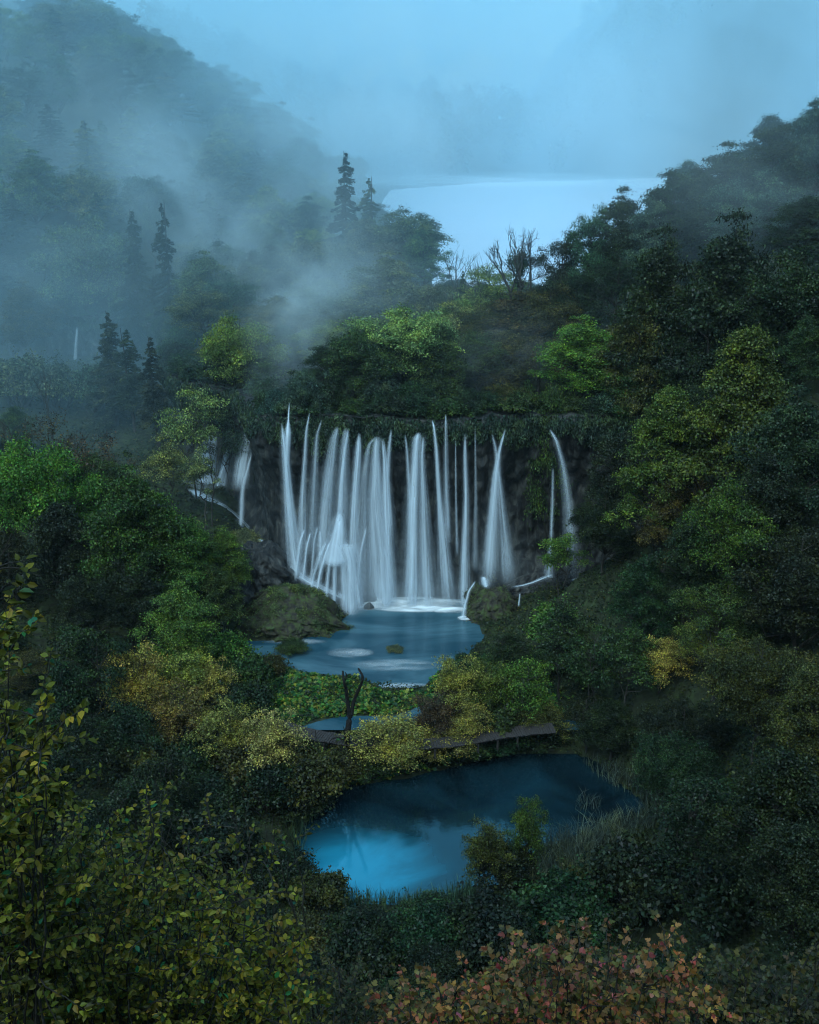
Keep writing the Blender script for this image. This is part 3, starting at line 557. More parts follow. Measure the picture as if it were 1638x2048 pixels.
COL = dict(dark=(.034,.052,.020), deep=(.040,.080,.030), mid=(.066,.115,.030), bright=(.13,.25,.04), lime=(.19,.27,.05), pale=(.22,.28,.09), olive=(.095,.095,.024),
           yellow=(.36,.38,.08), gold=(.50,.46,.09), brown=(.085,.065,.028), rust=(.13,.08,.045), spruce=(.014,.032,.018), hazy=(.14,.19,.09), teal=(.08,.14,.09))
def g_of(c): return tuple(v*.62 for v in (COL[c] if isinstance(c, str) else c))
N_TREES = [0]
SPOTS = []
def place(kind, x, y, h, w, color, label, group=None, rot=None, lean=0, zoff=0, leanx=0, z=None):
    kh, kw, tm, cm, _ = KINDS[kind]; z = (g1(x, y) if z is None else z)+zoff
    isb = kind.startswith('bush'); cat = 'shrub' if isb else 'tree'
    nm = 'shrub' if isb else ('spruce_tree' if kind.startswith('spruce') else ('bare_tree' if kind.startswith('bare') else 'leafy_tree'))
    root = obj(nm, None, label=label, cat=cat, group=group); root.empty_display_size = .5
    r = random.random()*6.283 if rot is None else rot
    root.location = (x, y, z); root.rotation_euler = (lean, leanx, r); root.scale = (w/kw, w/kw, h/kh)
    obj('stems' if isb else 'trunk', tm, root)
    c = g_of(color); j = [1+random.uniform(-.14,.14) for _ in range(3)]
    if cm is not None: obj('leaves' if isb else 'crown', cm, root, tuple(a*b for a, b in zip(c, j)))
    N_TREES[0] += 1; SPOTS.append((x, y, w)); return root
random.seed(5)
def tree(kind, px, pyt, y, wpx, color, label, group=None, zmin=1.5, wet=0, fix=0, sink=0, **k):
    if sink: k['zoff'] = -sink
    if wet: k['z'] = -.25
    """a tree whose top shows at (PX, PYT), Y metres away from the viewpoint, WPX photo pixels wide, rooted on the ground below"""
    kh, kw = KINDS[kind][:2]; best = None; want = wpx/F*y*kh/kw*1.12
    for dy in ([0] if fix else np.arange(-.12, .125, .01)):                # keep the kind's own proportions: shift nearer or farther until the height suits the width
        yy = y*(1+dy); t = at_y(px, pyt, yy); z = g1(t.x, yy); e = abs(math.log(max(.3, t.z-z)/want)) + abs(dy)*3.5
        if t.z-z > .3 and dry(t.x, yy) and (best is None or e < best[0]): best = (e, yy, t, z)
    e, y, t, z = best or (0, y, at_y(px, pyt, y), g1(at_y(px, pyt, y).x, y))
    if wet: y = wet; t = at_y(px, pyt, y); z = 0
    h = max(zmin, t.z-z)+sink; dep = project(t.x, y, t.z)[2]
    if h/(wpx*dep/F)*kw/kh > 1.9 or h/(wpx*dep/F)*kw/kh < .5: print('shape', kind, px, pyt, round(y), round(h,1), round(wpx*dep/F,1))
    return place(kind, t.x, y, h, wpx*dep/F, color, label, group, **k)
T = tree
dry = lambda x, y: all(float(sdf(p, np.array([x]), np.array([y]))[0]) > .3 for p in (POOL, MIDPOOL, POND, LAKE))
# --- the wooded barrier above the falls
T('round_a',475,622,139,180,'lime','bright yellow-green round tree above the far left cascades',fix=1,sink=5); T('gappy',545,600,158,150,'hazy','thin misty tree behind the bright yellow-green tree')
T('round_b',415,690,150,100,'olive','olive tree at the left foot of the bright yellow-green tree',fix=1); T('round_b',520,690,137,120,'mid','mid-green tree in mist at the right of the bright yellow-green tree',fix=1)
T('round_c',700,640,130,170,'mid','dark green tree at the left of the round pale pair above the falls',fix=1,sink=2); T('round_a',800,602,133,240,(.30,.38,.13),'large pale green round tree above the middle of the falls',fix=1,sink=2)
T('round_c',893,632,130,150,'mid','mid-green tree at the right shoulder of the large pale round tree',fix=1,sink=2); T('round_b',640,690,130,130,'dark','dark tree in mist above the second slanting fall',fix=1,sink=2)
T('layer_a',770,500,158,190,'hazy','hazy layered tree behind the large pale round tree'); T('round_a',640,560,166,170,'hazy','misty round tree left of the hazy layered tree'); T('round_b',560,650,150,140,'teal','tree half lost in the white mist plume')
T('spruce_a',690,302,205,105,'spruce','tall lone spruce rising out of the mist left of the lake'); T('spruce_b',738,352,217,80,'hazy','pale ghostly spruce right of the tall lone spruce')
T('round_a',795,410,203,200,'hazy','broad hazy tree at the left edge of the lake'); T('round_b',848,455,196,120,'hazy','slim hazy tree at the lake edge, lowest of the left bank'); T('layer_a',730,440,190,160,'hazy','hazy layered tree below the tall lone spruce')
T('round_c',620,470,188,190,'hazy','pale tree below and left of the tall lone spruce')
T('bare_big',1042,452,150,190,(.05,.08,.05),'big half-bare tree with thick dark ivy trunk against the lake',rot=1.2); T('layer_a',1042,585,143,250,'brown','brownish drooping tree in front of the big half-bare tree')
T('bare_thin',912,492,165,90,'brown','thin leafless tree standing alone before the lake'); T('spruce_pole',926,540,160,34,'dark','narrow column of ivy beside the thin leafless tree')
T('bare_thin',880,560,168,60,'brown','small leafless sapling left of the thin leafless tree'); T('bare_thin',962,505,156,60,'brown','leafless twigs between the ivy column and the big half-bare tree')
T('airy_a',950,575,154,110,'pale','pale thin-leaved tree right of the ivy column'); T('gappy',985,520,157,140,'pale','pale green tree touching the left side of the big half-bare tree')
T('airy_b',900,600,150,100,'pale','low airy tree below the thin leafless tree'); T('round_b',850,570,160,120,'hazy','soft green tree just left of the lake gap')
T('gappy',1185,402,152,120,'teal','slender gappy tree right of the big half-bare tree, lake showing through'); T('gappy',1125,455,155,120,'dark','dark gappy tree next to the big half-bare tree'); T('layer_a',1255,372,152,150,'dark','dark layered tree standing where the right ridge meets the lake')
T('layer_b',1345,330,150,170,'dark','pointed dark tree on the right ridge, above the lake end'); T('layer_b',1300,385,148,130,'teal','bluish tree on the ridge left of the pointed dark tree'); T('layer_a',1450,282,148,190,'dark','wide dark ridge tree second from the right corner')
T('round_b',1400,330,154,150,'dark','ridge tree tucked between the pointed and the wide dark one'); T('layer_b',1560,240,146,190,'dark','tall dark ridge tree near the right edge'); T('layer_b',1632,185,144,150,'teal','topmost ridge tree cut by the right edge'); T('round_a',1510,330,143,190,'teal','greyish round tree below the right ridge')
T('layer_a',1335,450,138,220,'dark','big dark layered tree in the middle of the right ridge slope'); T('layer_a',1480,420,131,270,'dark','largest dark layered tree of the right slope'); T('round_a',1600,480,125,270,'dark','dark spreading tree against the right edge, mid-height')
T('gappy',1235,500,141,160,'dark','dark gappy tree with bright lake glints at its left'); T('round_c',1150,540,143,150,'dark','dark tree below the gappy ridge trees'); T('round_b',1290,590,131,190,'olive','olive-dark tree below the glinting gap')
T('round_a',1420,600,122,220,'dark','dark tree left of the feathery bright one'); T('layer_a',1170,632,129,210,'bright','bright green layered tree upper right of the falls',fix=1,sink=1); T('layer_a',1265,685,126,160,'mid','green layered tree at the right of the bright layered one',fix=1,sink=1)
T('round_c',1120,735,124.5,150,'mid','leafy crown overhanging the right end of the falls',fix=1,sink=1); T('round_b',1010,660,134,160,'olive','olive misty tree above the crossing streams',fix=1,sink=2); T('brown_twiggy',1080,660,130,150,'brown','brown twiggy tree in blue mist above the crossing streams')
T('round_c',960,720,127,130,'dark','dark low tree above the spear-like fall')
T('round_b',872,700,130,120,'pale','pale soft tree below the right shoulder of the large pale round tree',fix=1,sink=2); T('gappy',945,645,138,130,'olive','olive gappy tree left of the crossing mist'); T('small_a',760,722,127,110,'mid','small green tree below the large pale round tree'); T('round_c',600,722,128,120,'teal','bluish tree at the foot of the white mist plume')
T('round_b',925,595,147,140,'pale','pale tree filling the gap below the thin leafless tree',fix=1); T('round_a',1000,600,143,170,'olive','olive tree below the left side of the big half-bare tree',fix=1); T('round_c',868,555,153,140,'hazy','soft hazy tree behind the right shoulder tree',fix=1)
T('round_a',1105,560,141,170,'olive','olive round tree right of the brownish drooping tree',fix=1); T('gappy',960,655,133,120,'mid','mid-green tree above the spear-like fall',fix=1,sink=1); T('round_b',740,650,133,130,'hazy','hazy tree left of the large pale round tree',fix=1,sink=1); T('gappy',650,640,140,120,'pale','pale gappy tree beside the mist plume',fix=1)
T('round_b',555,590,150,120,'hazy','soft tree right of the bright yellow-green tree, half in mist',fix=1)
# --- right slope
T('feather',1492,645,104,240,(.12,.18,.03),'tall bright feathery tree, highest of the light green trees on the right slope'); T('feather',1368,765,102,190,(.12,.18,.035),'second feathery light green tree, left of and below the tall one')
T('feather',1345,900,99,150,'olive','olive feathery tree below the second feathery tree'); T('layer_a',1610,770,98,220,'deep','dark layered tree at the right edge beside the feathery one')
T('round_b',1255,860,117,150,'dark','dull dark tree at the right of the arching misty fall'); T('round_a',1215,985,112,140,'dark','dark ragged tree overhanging the foot of the arching misty fall'); T('layer_b',1560,900,95,200,'dark','dark pointed tree behind the yellow-flecked tree')
T('gappy',1500,955,92,220,(.10,.15,.025),'yellow-flecked tree halfway down the right slope'); T('round_b',1390,1010,96,170,'deep','deep green tree left of the yellow-flecked tree'); T('round_a',1620,1060,86,240,'dark','dark mass of a tree at the right edge, below mid-height')
T('gappy',1450,1150,87,190,(.09,.14,.03),'speckled tree below the yellow-flecked one'); T('small_a',1332,1272,82,110,'gold','small golden tree, brightest on the dark right bank'); T('small_b',1418,1235,83,100,'yellow','dull yellow small tree right of the small golden tree')
T('round_a',1540,1290,77,240,'olive','broad olive-brown tree low on the right slope'); T('round_b',1630,1330,72,210,'olive','olive tree cut by the right edge, low down'); T('round_b',1300,1110,102,150,'deep','deep green tree at the centre of the right bank')
T('airy_b',1128,1058,113,95,'bright','slender crooked tree in front of the short tent-shaped fall'); T('bush_a',1120,1215,106.5,130,'bright','bright green bush on the overgrown bank right of the pool')
T('small_a',1015,1262,100,95,'dark','dark dense small tree at the right edge of the pool'); T('small_b',905,1318,98,120,'yellow','yellow-green bushy tree overhanging the lower pool edge'); T('small_b',965,1325,97.5,110,(.12,.20,.03),'green and yellow tree between the dark dense one and the yellow-green one')
T('small_a',1045,1320,97,140,'bright','bright leafy tree above the right part of the boardwalk'); T('airy_a',1128,1180,99,130,'deep','tall thin dark-trunked tree beside the end of the boardwalk'); T('airy_b',1190,1250,98,140,'deep','slim green tree right of the thin dark-trunked one'); T('airy_a',1260,1230,94,120,'mid','slim speckled tree on the dark right bank')
T('small_a',1090,1400,94,110,(.15,.19,.04),'pale yellow-flecked shrubby tree behind the boardwalk end'); T('bush_b',1000,1400,94.5,120,'mid','green bush right behind the boardwalk'); T('small_b',865,1392,92.5,110,'rust','rusty-yellow tree behind the boardwalk'); T('small_a',935,1400,92.8,120,'yellow','dull yellow tree behind the middle of the boardwalk')
T('small_b',795,1428,89.3,170,'gold','golden shrubby tree in front of the boardwalk, over the little spill'); T('small_b',860,1455,88.8,130,'yellow','yellow tree right of the golden one, leaning over the pond')
T('bush_b',920,1470,88.6,120,'mid','leafy green bush on the dam right of the golden tree',zmin=1.9); T('bush_a',1000,1455,89.6,150,'deep','deep green bush on the dam below the boardwalk curve',zmin=2.0); T('bush_a',1080,1440,91,130,'dark','dark bush on the dam under the boardwalk end',zmin=2.0)
T('round_b',1230,1400,90,150,'dark','dark tree over the right tip of the pond'); T('airy_b',1180,1390,91,120,'dark','dark thin tree at the end of the boardwalk'); T('round_a',1380,1400,82,190,'dark','dark round tree on the bank above the pond corner')
# --- left side, middle distance
T('round_a',60,862,131,240,'bright','vivid green tree at the left edge, level with the falls'); T('round_c',170,895,127,170,'mid','green tree right of the vivid tree at the left edge'); T('layer_a',240,930,121,220,'mid','spreading layered green tree left of the cascades')
T('layer_a',330,1000,117,170,'bright','layered light green tree near the foot of the pole-like spruce'); T('round_b',120,1000,121,190,'dark','dark tree under the vivid tree at the left edge'); T('round_c',20,1050,118,150,'dark','dark tree low at the left edge')
T('round_b',375,1035,113,120,'bright','bright tree left of the dark rock shoulder'); T('layer_a',440,1050,114,120,(.12,.22,.03),'yellow-tipped layered tree touching the dark rock shoulder'); T('layer_a',350,1165,109,170,'bright','low bright layered tree above the reeds')
T('round_a',250,1110,113,170,'dark','dark tree in the shaded hollow left of the low bright tree'); T('round_b',150,1150,110,150,'dark','dark drooping tree in the shaded hollow far left'); T('round_b',420,1130,112,130,'mid','mid-green tree between the rock shoulder and the low bright tree')
T('airy_b',372,775,129,130,'pale','slender two-stemmed pale tree left of the cascades'); T('airy_a',335,850,126,100,'pale','thin pale-leaved tree beside the pole-like spruce'); T('airy_a',400,880,124,90,'pale','sparse pale sapling in front of the far left cascade')
T('airy_b',455,830,129.5,100,'teal','dark leafy small tree standing between the two left cascades'); T('bare_thin',412,868,127.5,60,'brown','leaning bare sapling in front of the white pool of the left cascades',rot=.5,leanx=.12); T('bush_c',490,1060,123,70,'pale','little pale shrub on the edge of the dark rock shoulder')
T('spruce_pole',300,672,143,70,(.06,.08,.05),'pole-like spruce with bare lower trunk left of the cascades',fix=1); T('spruce_a',213,622,150,105,(.07,.10,.06),'broad dark spruce left of the pole-like spruce',fix=1); T('spruce_b',252,655,148,85,(.07,.10,.06),'ragged spruce between the broad and the pole-like one',fix=1)
T('brown_twiggy',155,820,140,170,'rust','reddish-brown twiggy tree left of the spruces'); T('brown_twiggy',60,790,145,190,'brown','brown twiggy tree below the reed field at the left edge'); T('brown_twiggy',215,880,132,110,'brown','brown tangled tree at the feet of the spruces')
T('bush_a',30,712,176,130,'hazy','dim bush at the left edge under the distant cliff'); T('bush_a',105,722,175,120,'hazy','dim bush left of the lone slender fall'); T('bush_a',185,728,174,120,'hazy','dim bush below the lone slender fall')
T('layer_a',38,560,180,130,'olive','olive tree at the left edge beside the distant cliff'); T('bare_thin',86,735,160,50,'brown','tiny bare sapling standing in the reed field')
T('round_a',165,420,196,200,'hazy','pale green rounded tree above the lone slender fall'); T('spruce_a',262,418,194,110,'dark','dark misty spruce above the distant cliff, left of the mist streak'); T('spruce_b',322,400,196,80,'dark','narrow dark spruce right beside the misty dark spruce')
# --- left side, near the water
G_Y = None
T('small_b',280,1285,97,150,'gold','golden-leaved tree, highest of the yellow group at left'); T('small_b',375,1295,96,140,'yellow','yellow tree second from left in the yellow group'); T('small_a',430,1320,94.5,110,'gold','dull golden tree at the right of the yellow group'); T('small_b',445,1400,91,140,'yellow','low yellowish tree below the yellow group')
T('small_b',335,1370,92,150,(.22,.20,.05),'yellow-brown tree in front of the yellow group'); T('small_a',555,1425,88.5,150,(.55,.5,.14),'pale yellow bushy tree at the left end of the boardwalk'); T('bush_a',610,1500,87,170,'olive','olive-brown bush under the pale yellow tree by the boardwalk')
T('bush_b',500,1490,86.5,150,(.11,.10,.03),'brownish bush left of the olive-brown one'); T('airy_b',185,1240,101,150,'deep','green tree with a dark slim trunk left of the yellow group'); T('airy_a',110,1290,97,130,'deep','slender dark green tree far left, behind the near leaves'); T('bush_a',440,1275,101.5,130,'bright','bright green bush right of the pale reeds')
T('bush_a',500,1320,99,120,'mid','green bush between the yellow group and the pool'); T('bush_c',585,1295,105,60,'mid','small green islet bush standing in the pool',wet=107.5,zmin=1.6); T('bush_c',790,1300,106,34,(.16,.20,.10),'low pale tuft on a rock in the middle of the pool',zmin=.7,wet=108)
T('bush_a',480,1370,95.5,130,'deep','deep green bush right of the yellow group'); T('small_a',250,1400,91,150,'deep','dark green tree below the golden-leaved tree'); T('bush_b',270,1470,87,150,(.12,.11,.03),'olive-gold bush below the yellow group'); T('small_a',180,1420,88,150,'dark','dark small tree left below the yellow group')
T('bush_a',400,1480,86,150,'deep','deep green bush below the low yellowish tree'); T('small_b',330,1500,83,150,'dark','dark tangled tree in shade at left'); T('bush_a',600,1570,81,150,'dark','dark brownish bush on the left shore of the pond'); T('bush_a',530,1530,82,150,'dark','dark bush behind the left shore of the pond'); T('bush_c',430,1560,79,150,'deep','bluish green bush left of the pond')
T('bush_a',700,1490,88.5,110,'olive','olive bush at the foot of the dead forked tree'); T('bush_c',735,1500,88.4,110,'mid','green bush beside the little white spill')
# --- around the near end of the pond
T('small_b',1052,1592,70.5,90,(.12,.16,.03),'small twin-stemmed tree standing at the near right shore of the pond'); T('small_a',975,1640,70,110,(.10,.15,.03),'low leafy tree left of the twin-stemmed one by the pond'); T('bush_a',1010,1700,68.5,140,'dark','dark bush under the twin-stemmed tree')
T('bush_b',640,1750,66,110,'olive','olive bush at the near left corner of the pond'); T('bush_c',560,1720,66.5,150,'dark','dark shrub left of the olive bush by the pond'); T('bush_a',720,1840,62,180,'dark','dark shrub just below the bright reflection'); T('bush_c',850,1830,63,180,'deep','deep green shrub below the pond, in the middle')
T('bush_a',980,1800,63,200,'dark','dark shrub under the low leafy tree'); T('bush_b',1130,1770,64,200,'deep','leafy dark shrub right of the pond end'); T('bush_b',1290,1700,66,220,'dark','shaded shrub on the right shore behind the reeds'); T('small_a',1400,1560,70,240,'dark','dark small tree on the right shore of the pond')
T('round_b',1560,1500,66,300,'dark','dark tree at the lower right edge'); T('bush_a',1450,1720,60,260,'dark','black-green shrub at the lower right'); T('round_b',1620,1650,58,260,'dark','dark tree in the lower right corner'); T('bush_a',420,1650,66,220,'dark','dark shrub at the left behind the near leaves'); T('small_a',250,1560,72,220,'dark','dark tree at the left behind the near branches'); T('small_b',100,1480,78,220,'dark','dark tree at the far left behind the near branches')
# --- the fill of the woods: each tree its own object, named by what stands nearest to it in view
MARKS = [(690,380,'the tall lone spruce'),(165,500,'the distant slender fall'),(480,690,'the bright yellow-green tree'),(800,680,'the large pale round tree'),
         (1042,520,'the big half-bare tree'),(1345,400,'the pointed ridge tree'),(1492,740,'the tall feathery tree'),(1480,500,'the largest dark right-slope tree'),(1500,1020,'the yellow-flecked tree'),
         (300,780,'the pole-like spruce'),(60,950,'the vivid tree at the left edge'),(350,1200,'the low bright tree over the reeds'),(340,1350,'the yellow tree group'),(1332,1310,'the small golden tree'),
         (1540,1370,'the broad olive-brown tree'),(600,220,'the mist plume'),(200,200,'the upper left hillside'),(400,300,'the pale middle hillside'),(760,1760,'the bright reflection'),(1180,1700,'the pond reeds'),(1200,1900,'the near autumn bush'),(350,1780,'the big near bush'),(1380,1620,'the black right shore'),(580,1600,'the left pond shore'),(1240,1480,'the right tip of the pond'),(200,1600,'the near left shoots'),(1100,1300,'the overgrown right bank'),(1560,800,'the right edge trees'),(1300,1000,'the middle of the right slope'),(130,1250,'the shaded left hollow'),(450,120,'the left ridge line'),(300,60,'the top of the left hill'),(1150,620,'the ridge glint'),(620,620,'the left barrier mist'),(1500,1700,'the lower right darkness'),(60,330,'the left edge of the hill')]
USED = {}
def auto_label(adj, x, y, z, h):
    px, py, _ = project(x, y, z+h*.8); m = min(MARKS, key=lambda q: (q[0]-px)**2+(q[1]-py)**2); dx, dy = px-m[0], py-m[1]; d = math.hypot(dx, dy)
    side = ('right of' if dx > 0 else 'left of') if abs(dx) > 1.3*abs(dy) else (('below' if dy > 0 else 'above') if abs(dy) > 1.8*abs(dx) else ('lower right of' if dx > 0 else 'lower left of') if dy > 0 else ('upper right of' if dx > 0 else 'upper left of'))
    far = 'just' if d < 60 else ('a little' if d < 120 else ('some way' if d < 190 else 'far'))
    l = f"{adj} {far} {side} {m[2]}"; 
    if l in USED:
        m2 = sorted(MARKS, key=lambda q: (q[0]-px)**2+(q[1]-py)**2)
        for q in m2[1:4]:
            l = f"{adj} between {m[2]} and {q[2]}"
            if l not in USED and len(l.split()) <= 16: break
    if len(l.split()) > 16: l = f"{adj} {side} {m[2]}"
    if len(l.split()) > 16 or l in USED: l = f"{adj} nearest {m[2]}"
    USED[l] = 1
    return l
SZ = [(0,6,'low'),(6,9,'small'),(9,12,'mid-sized'),(12,15,'tall'),(15,99,'towering')]
def fill(x0, x1, y0, y1, step, kinds, cols, hr, wr, group, where, keep=lambda x, y: True, seed=0, limit=999, pmin=-40):
    rng = random.Random(seed); n = 0; y = y0
    while y < y1:
        x = x0
        while x < x1:
            X, Y = x+rng.uniform(-.42,.42)*step, y+rng.uniform(-.42,.42)*step; x += step
            z = g1(X, Y); h = rng.uniform(*hr); w = rng.uniform(*wr); k = rng.choice(kinds); ci = rng.choice(cols)
            px, py, dep = project(X, Y, z+h)
            if not (-70 < px < 1700 and pmin < py < 2100) or not keep(X, Y): continue
            if any((X-a)**2+(Y-b)**2 < (.30*(w+c))**2 for a, b, c in SPOTS): continue
            if n >= limit: return
            s = next(t for a, b, t in SZ if a <= h < b); f = {'spruce_a':'spruce','spruce_b':'spruce','layer_a':'layered tree','layer_b':'pointed tree','gappy':'gappy tree','brown_twiggy':'twiggy tree'}.get(k, 'shrub' if k.startswith('bush') else 'rounded tree')
            cn = {'dark':'dark','deep':'deep green','mid':'green','hazy':'hazy green','teal':'bluish','olive':'olive','brown':'brownish','spruce':'dark','pale':'pale','yellow':'yellowish','lime':'light green'}[ci]
            place(k, X, Y, h, w, ci, auto_label(f"{s} {cn} {f}", X, Y, z, h), group); n += 1
        y += step*.9
inU = lambda x, y: float(sdf(UPPER, np.array([x]), np.array([y]))[0]) < -1.5
dry = lambda x, y: all(float(sdf(p, np.array([x]), np.array([y]))[0]) > .8 for p in (POOL, MIDPOOL, POND, LAKE))
fill(-15, 40, 123.5, 184, 6.5, ['round_a','round_b','round_c','gappy'], ['mid','hazy','pale','teal','olive'], (5.5,9), (6,9), 'trees on the wooded barrier', 'on the barrier', lambda x, y: inU(x,y) and dry(x,y), 1)
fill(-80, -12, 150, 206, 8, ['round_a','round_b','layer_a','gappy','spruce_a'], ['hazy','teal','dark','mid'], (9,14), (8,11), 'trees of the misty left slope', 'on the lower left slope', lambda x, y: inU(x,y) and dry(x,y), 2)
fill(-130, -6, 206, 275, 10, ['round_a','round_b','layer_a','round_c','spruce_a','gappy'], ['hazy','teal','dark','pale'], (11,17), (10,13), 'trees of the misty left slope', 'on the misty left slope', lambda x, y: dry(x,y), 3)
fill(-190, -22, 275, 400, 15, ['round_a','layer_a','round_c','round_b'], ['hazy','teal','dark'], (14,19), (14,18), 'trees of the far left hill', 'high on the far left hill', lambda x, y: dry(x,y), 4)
fill(22, 62, 118, 178, 8, ['layer_a','round_a','round_b','layer_b'], ['dark','teal','deep'], (10,14), (8,11), 'trees of the right ridge', 'on the right ridge', lambda x, y: x > 24+(y-118)*.12, 5)
fill(19, 56, 72, 118, 6.2, ['round_a','round_b','layer_a','gappy'], ['dark','deep','olive','mid'], (7,12), (6,9), 'trees of the right slope', 'on the dark right slope', lambda x, y: x > 19+max(0,(y-96))*.1 and dry(x,y), 6)
fill(-50, -21, 84, 142, 6, ['round_b','small_a','small_b','gappy'], ['dark','deep','olive','mid'], (4,7.5), (5.5,8), 'trees of the left valley floor', 'on the left valley floor', lambda x, y: dry(x,y) and not inU(x,y) and not (x > -46 and y > 120), 7)
fill(-34, 28, 52, 72, 4.6, ['bush_a','bush_b','bush_c'], ['dark','deep','olive'], (1.6,3.2), (4,6), 'shrubs below the viewpoint', 'on the near slope', lambda x, y: dry(x,y), 8)
fill(-30, 24, 86, 106, 4.0, ['bush_a','bush_b','bush_c'], ['deep','mid','olive','bright'][:3], (1.2,2.4), (3,4.6), 'bushes around the pools', 'by the pools', lambda x, y: dry(x,y) and (x < -13 or x > 6) and not (92 < y < 97 and 0 < x < 16), 9)
fill(-16, 32, 123.2, 130, 3.2, ['bush_a','bush_b','small_a','bush_c'], ['deep','mid','teal','olive'], (2.6,4.2), (4,5.5), 'shrubs behind the lip of the falls', '', lambda x, y: inU(x,y), 10)
# brushwood and ferns along the top edge of the falls
cx, cyy, nx, ny, cs, ctop = CL[:6]; rr = random.Random(4); i = 20
WORD = ['scrubby','leafy','drooping','ragged','dense','loose']
while i < len(cs)-16:
    bk = rr.choice([.6,1.4,2.4]); x, y = cx[i]-nx[i]*bk, cyy[i]-ny[i]*bk; px, py, _ = project(x, y, 24)
    if -75 < x < 34:
        near_ = min([(579,'the leftmost bright fall'),(650,'the faint broad veil'),(700,'the tufa cone stream'),(752,'the arched fall'),(838,'the round-topped fall'),(892,'the slim curved fall'),(930,'the spear-like fall'),(1000,'the crossing streams'),(1110,'the arching misty fall'),(1200,'the far right end of the cliff')], key=lambda q: abs(q[0]-px))
        if px < 520: near_ = min([(60,'the far left end of the distant cliff'),(155,'the lone slender fall'),(290,'the faint distant trickle'),(380,'the dim corner of the terrace cliff'),(440,'the broad far left cascade'),(500,'the right-hand far left cascade')], key=lambda q: abs(q[0]-px))
        l = f"{rr.choice(WORD)} {['dark','grey-green','mossy','wet-looking'][i % 4]} shrub on the lip, {'right' if px > near_[0] else 'left'} above {near_[1]}"
        while l in USED: l = f"{rr.choice(WORD)} {rr.choice(['dark','grey-green','mossy','wet-looking','blackish','dull','small dark','broad dark','squat','straggly'])} shrub on the lip, {'right' if px > near_[0] else 'left'} above {near_[1]}"
        USED[l] = 1
        place(rr.choice(['bush_a','bush_b','bush_c']), x, y, rr.uniform(2.2,4.0), rr.uniform(3.6,5.4), rr.choice(['dark','deep','mid','teal']), l, 'shrubs on the lip of the falls', z=float(ctop[i])-.9)
    i += rr.randint(5,10)

# ------------------------------------------------------------------ dead forked tree and boardwalk
def curve_pts(pts, y, n=24, zs=None):
    P = np.array([at_y(a, b, y if len(q) == 0 else q[0]) for a, b, *q in pts]); t = np.linspace(0,1,len(P)); tt = np.linspace(0,1,n)
    return np.stack([np.interp(tt, t, P[:,k]) for k in range(3)], -1)
def smooth(P, w=5): return np.stack([np.convolve(np.pad(P[:,k], w//2, 'edge'), np.ones(w)/w, 'valid') for k in range(3)], -1)
DEAD = noisy('dead_wood', [(.3,(.004,.004,.004)),(.7,(.016,.014,.013))], 4, bump=.4)
dt = obj('dead_tree', None, label='bare dark dead tree forking into two crooked prongs at the dam', cat='dead tree'); b0 = at_y(706, 1568, 87.3); dt.location = b0
def dead(name, pts, r0, r1, y=87.4):
    P = smooth(curve_pts(pts, y, 26), 3) - np.array(b0); P[:,1] += np.linspace(0,.5,26)*np.sin(np.linspace(0,7,26)); mb = MB(); tube(mb, P, np.linspace(r0, r1, 26), 7); return mb
dead('', [(706,1578),(706,1540),(700,1500),(694,1460),(698,1430),(704,1425)], .32, .2)
obj('trunk', dead('', [(708,1580),(706,1540),(701,1510),(693,1480),(697,1450),(701,1425)], .36, .25).mesh('dead_trunk', DEAD, True), dt)
m = dead('', [(700,1432),(694,1400),(692,1375),(688,1358),(685,1345)], .2, .09); tube(m, smooth(curve_pts([(689,1362),(695,1352),(690,1344)],87.4,8),3)-np.array(b0), np.linspace(.08,.04,8), 5); tube(m, smooth(curve_pts([(694,1408),(680,1395),(664,1382)],87.2,8),3)-np.array(b0), np.linspace(.06,.015,8), 5)
obj('branch', m.mesh('dead_branch', DEAD, True), dt)
m = dead('', [(703,1430),(706,1408),(715,1385),(724,1362),(726,1348),(716,1340)], .19, .09); tube(m, smooth(curve_pts([(724,1350),(722,1342),(718,1338)],87.4,8),3)-np.array(b0), np.linspace(.04,.02,8), 5)
obj('branch', m.mesh('dead_branch_two', DEAD, True), dt)
m = MB(); tube(m, smooth(curve_pts([(700,1494),(688,1478),(672,1474),(660,1480),(652,1500)],87.0,12),3)-np.array(b0), np.linspace(.09,.03,12), 5); tube(m, smooth(curve_pts([(690,1480),(690,1462),(686,1452)],87.0,8),3)-np.array(b0), np.linspace(.06,.02,8), 5)
obj('branch', m.mesh('dead_branch_three', DEAD, True), dt)

bw = obj('boardwalk', None, label='narrow curved boardwalk of weathered planks crossing below the pool', cat='boardwalk')
bp = np.array([at_z(a, b, 1.25) for a, b in [(500,1432),(560,1450),(600,1464),(650,1474),(700,1482),(760,1487),(820,1489),(880,1486),(930,1480),(990,1468),(1050,1460),(1120,1455)]])
tt = np.linspace(0, len(bp)-1, 400); bp = smooth(np.stack([np.interp(tt, range(len(bp)), bp[:,k]) for k in range(3)], -1), 41)
sl_ = np.concatenate([[0], np.cumsum(np.linalg.norm(np.diff(bp, axis=0), axis=1))]); bw.location = bp[0]; o0 = bp[0]
def at_s(q): return np.array([np.interp(q, sl_, bp[:,k]) for k in range(3)])
mb = MB(); rng = np.random.default_rng(2); q = 0.0
BOXF = np.array([[0,1,2,3],[7,6,5,4],[0,4,5,1],[1,5,6,2],[2,6,7,3],[3,7,4,0]])
def box(mb, c, t, n, L, W, Hh):
    t, n = np.asarray(t), np.asarray(n); u = np.array([0,0,1.]); c = np.asarray(c)
    V = [c+t*a*L/2+n*b*W/2+u*(z*Hh/2) for z in (1,-1) for a, b in ((-1,-1),(1,-1),(1,1),(-1,1))]; mb.add(V, BOXF)
m2, m3 = MB(), []
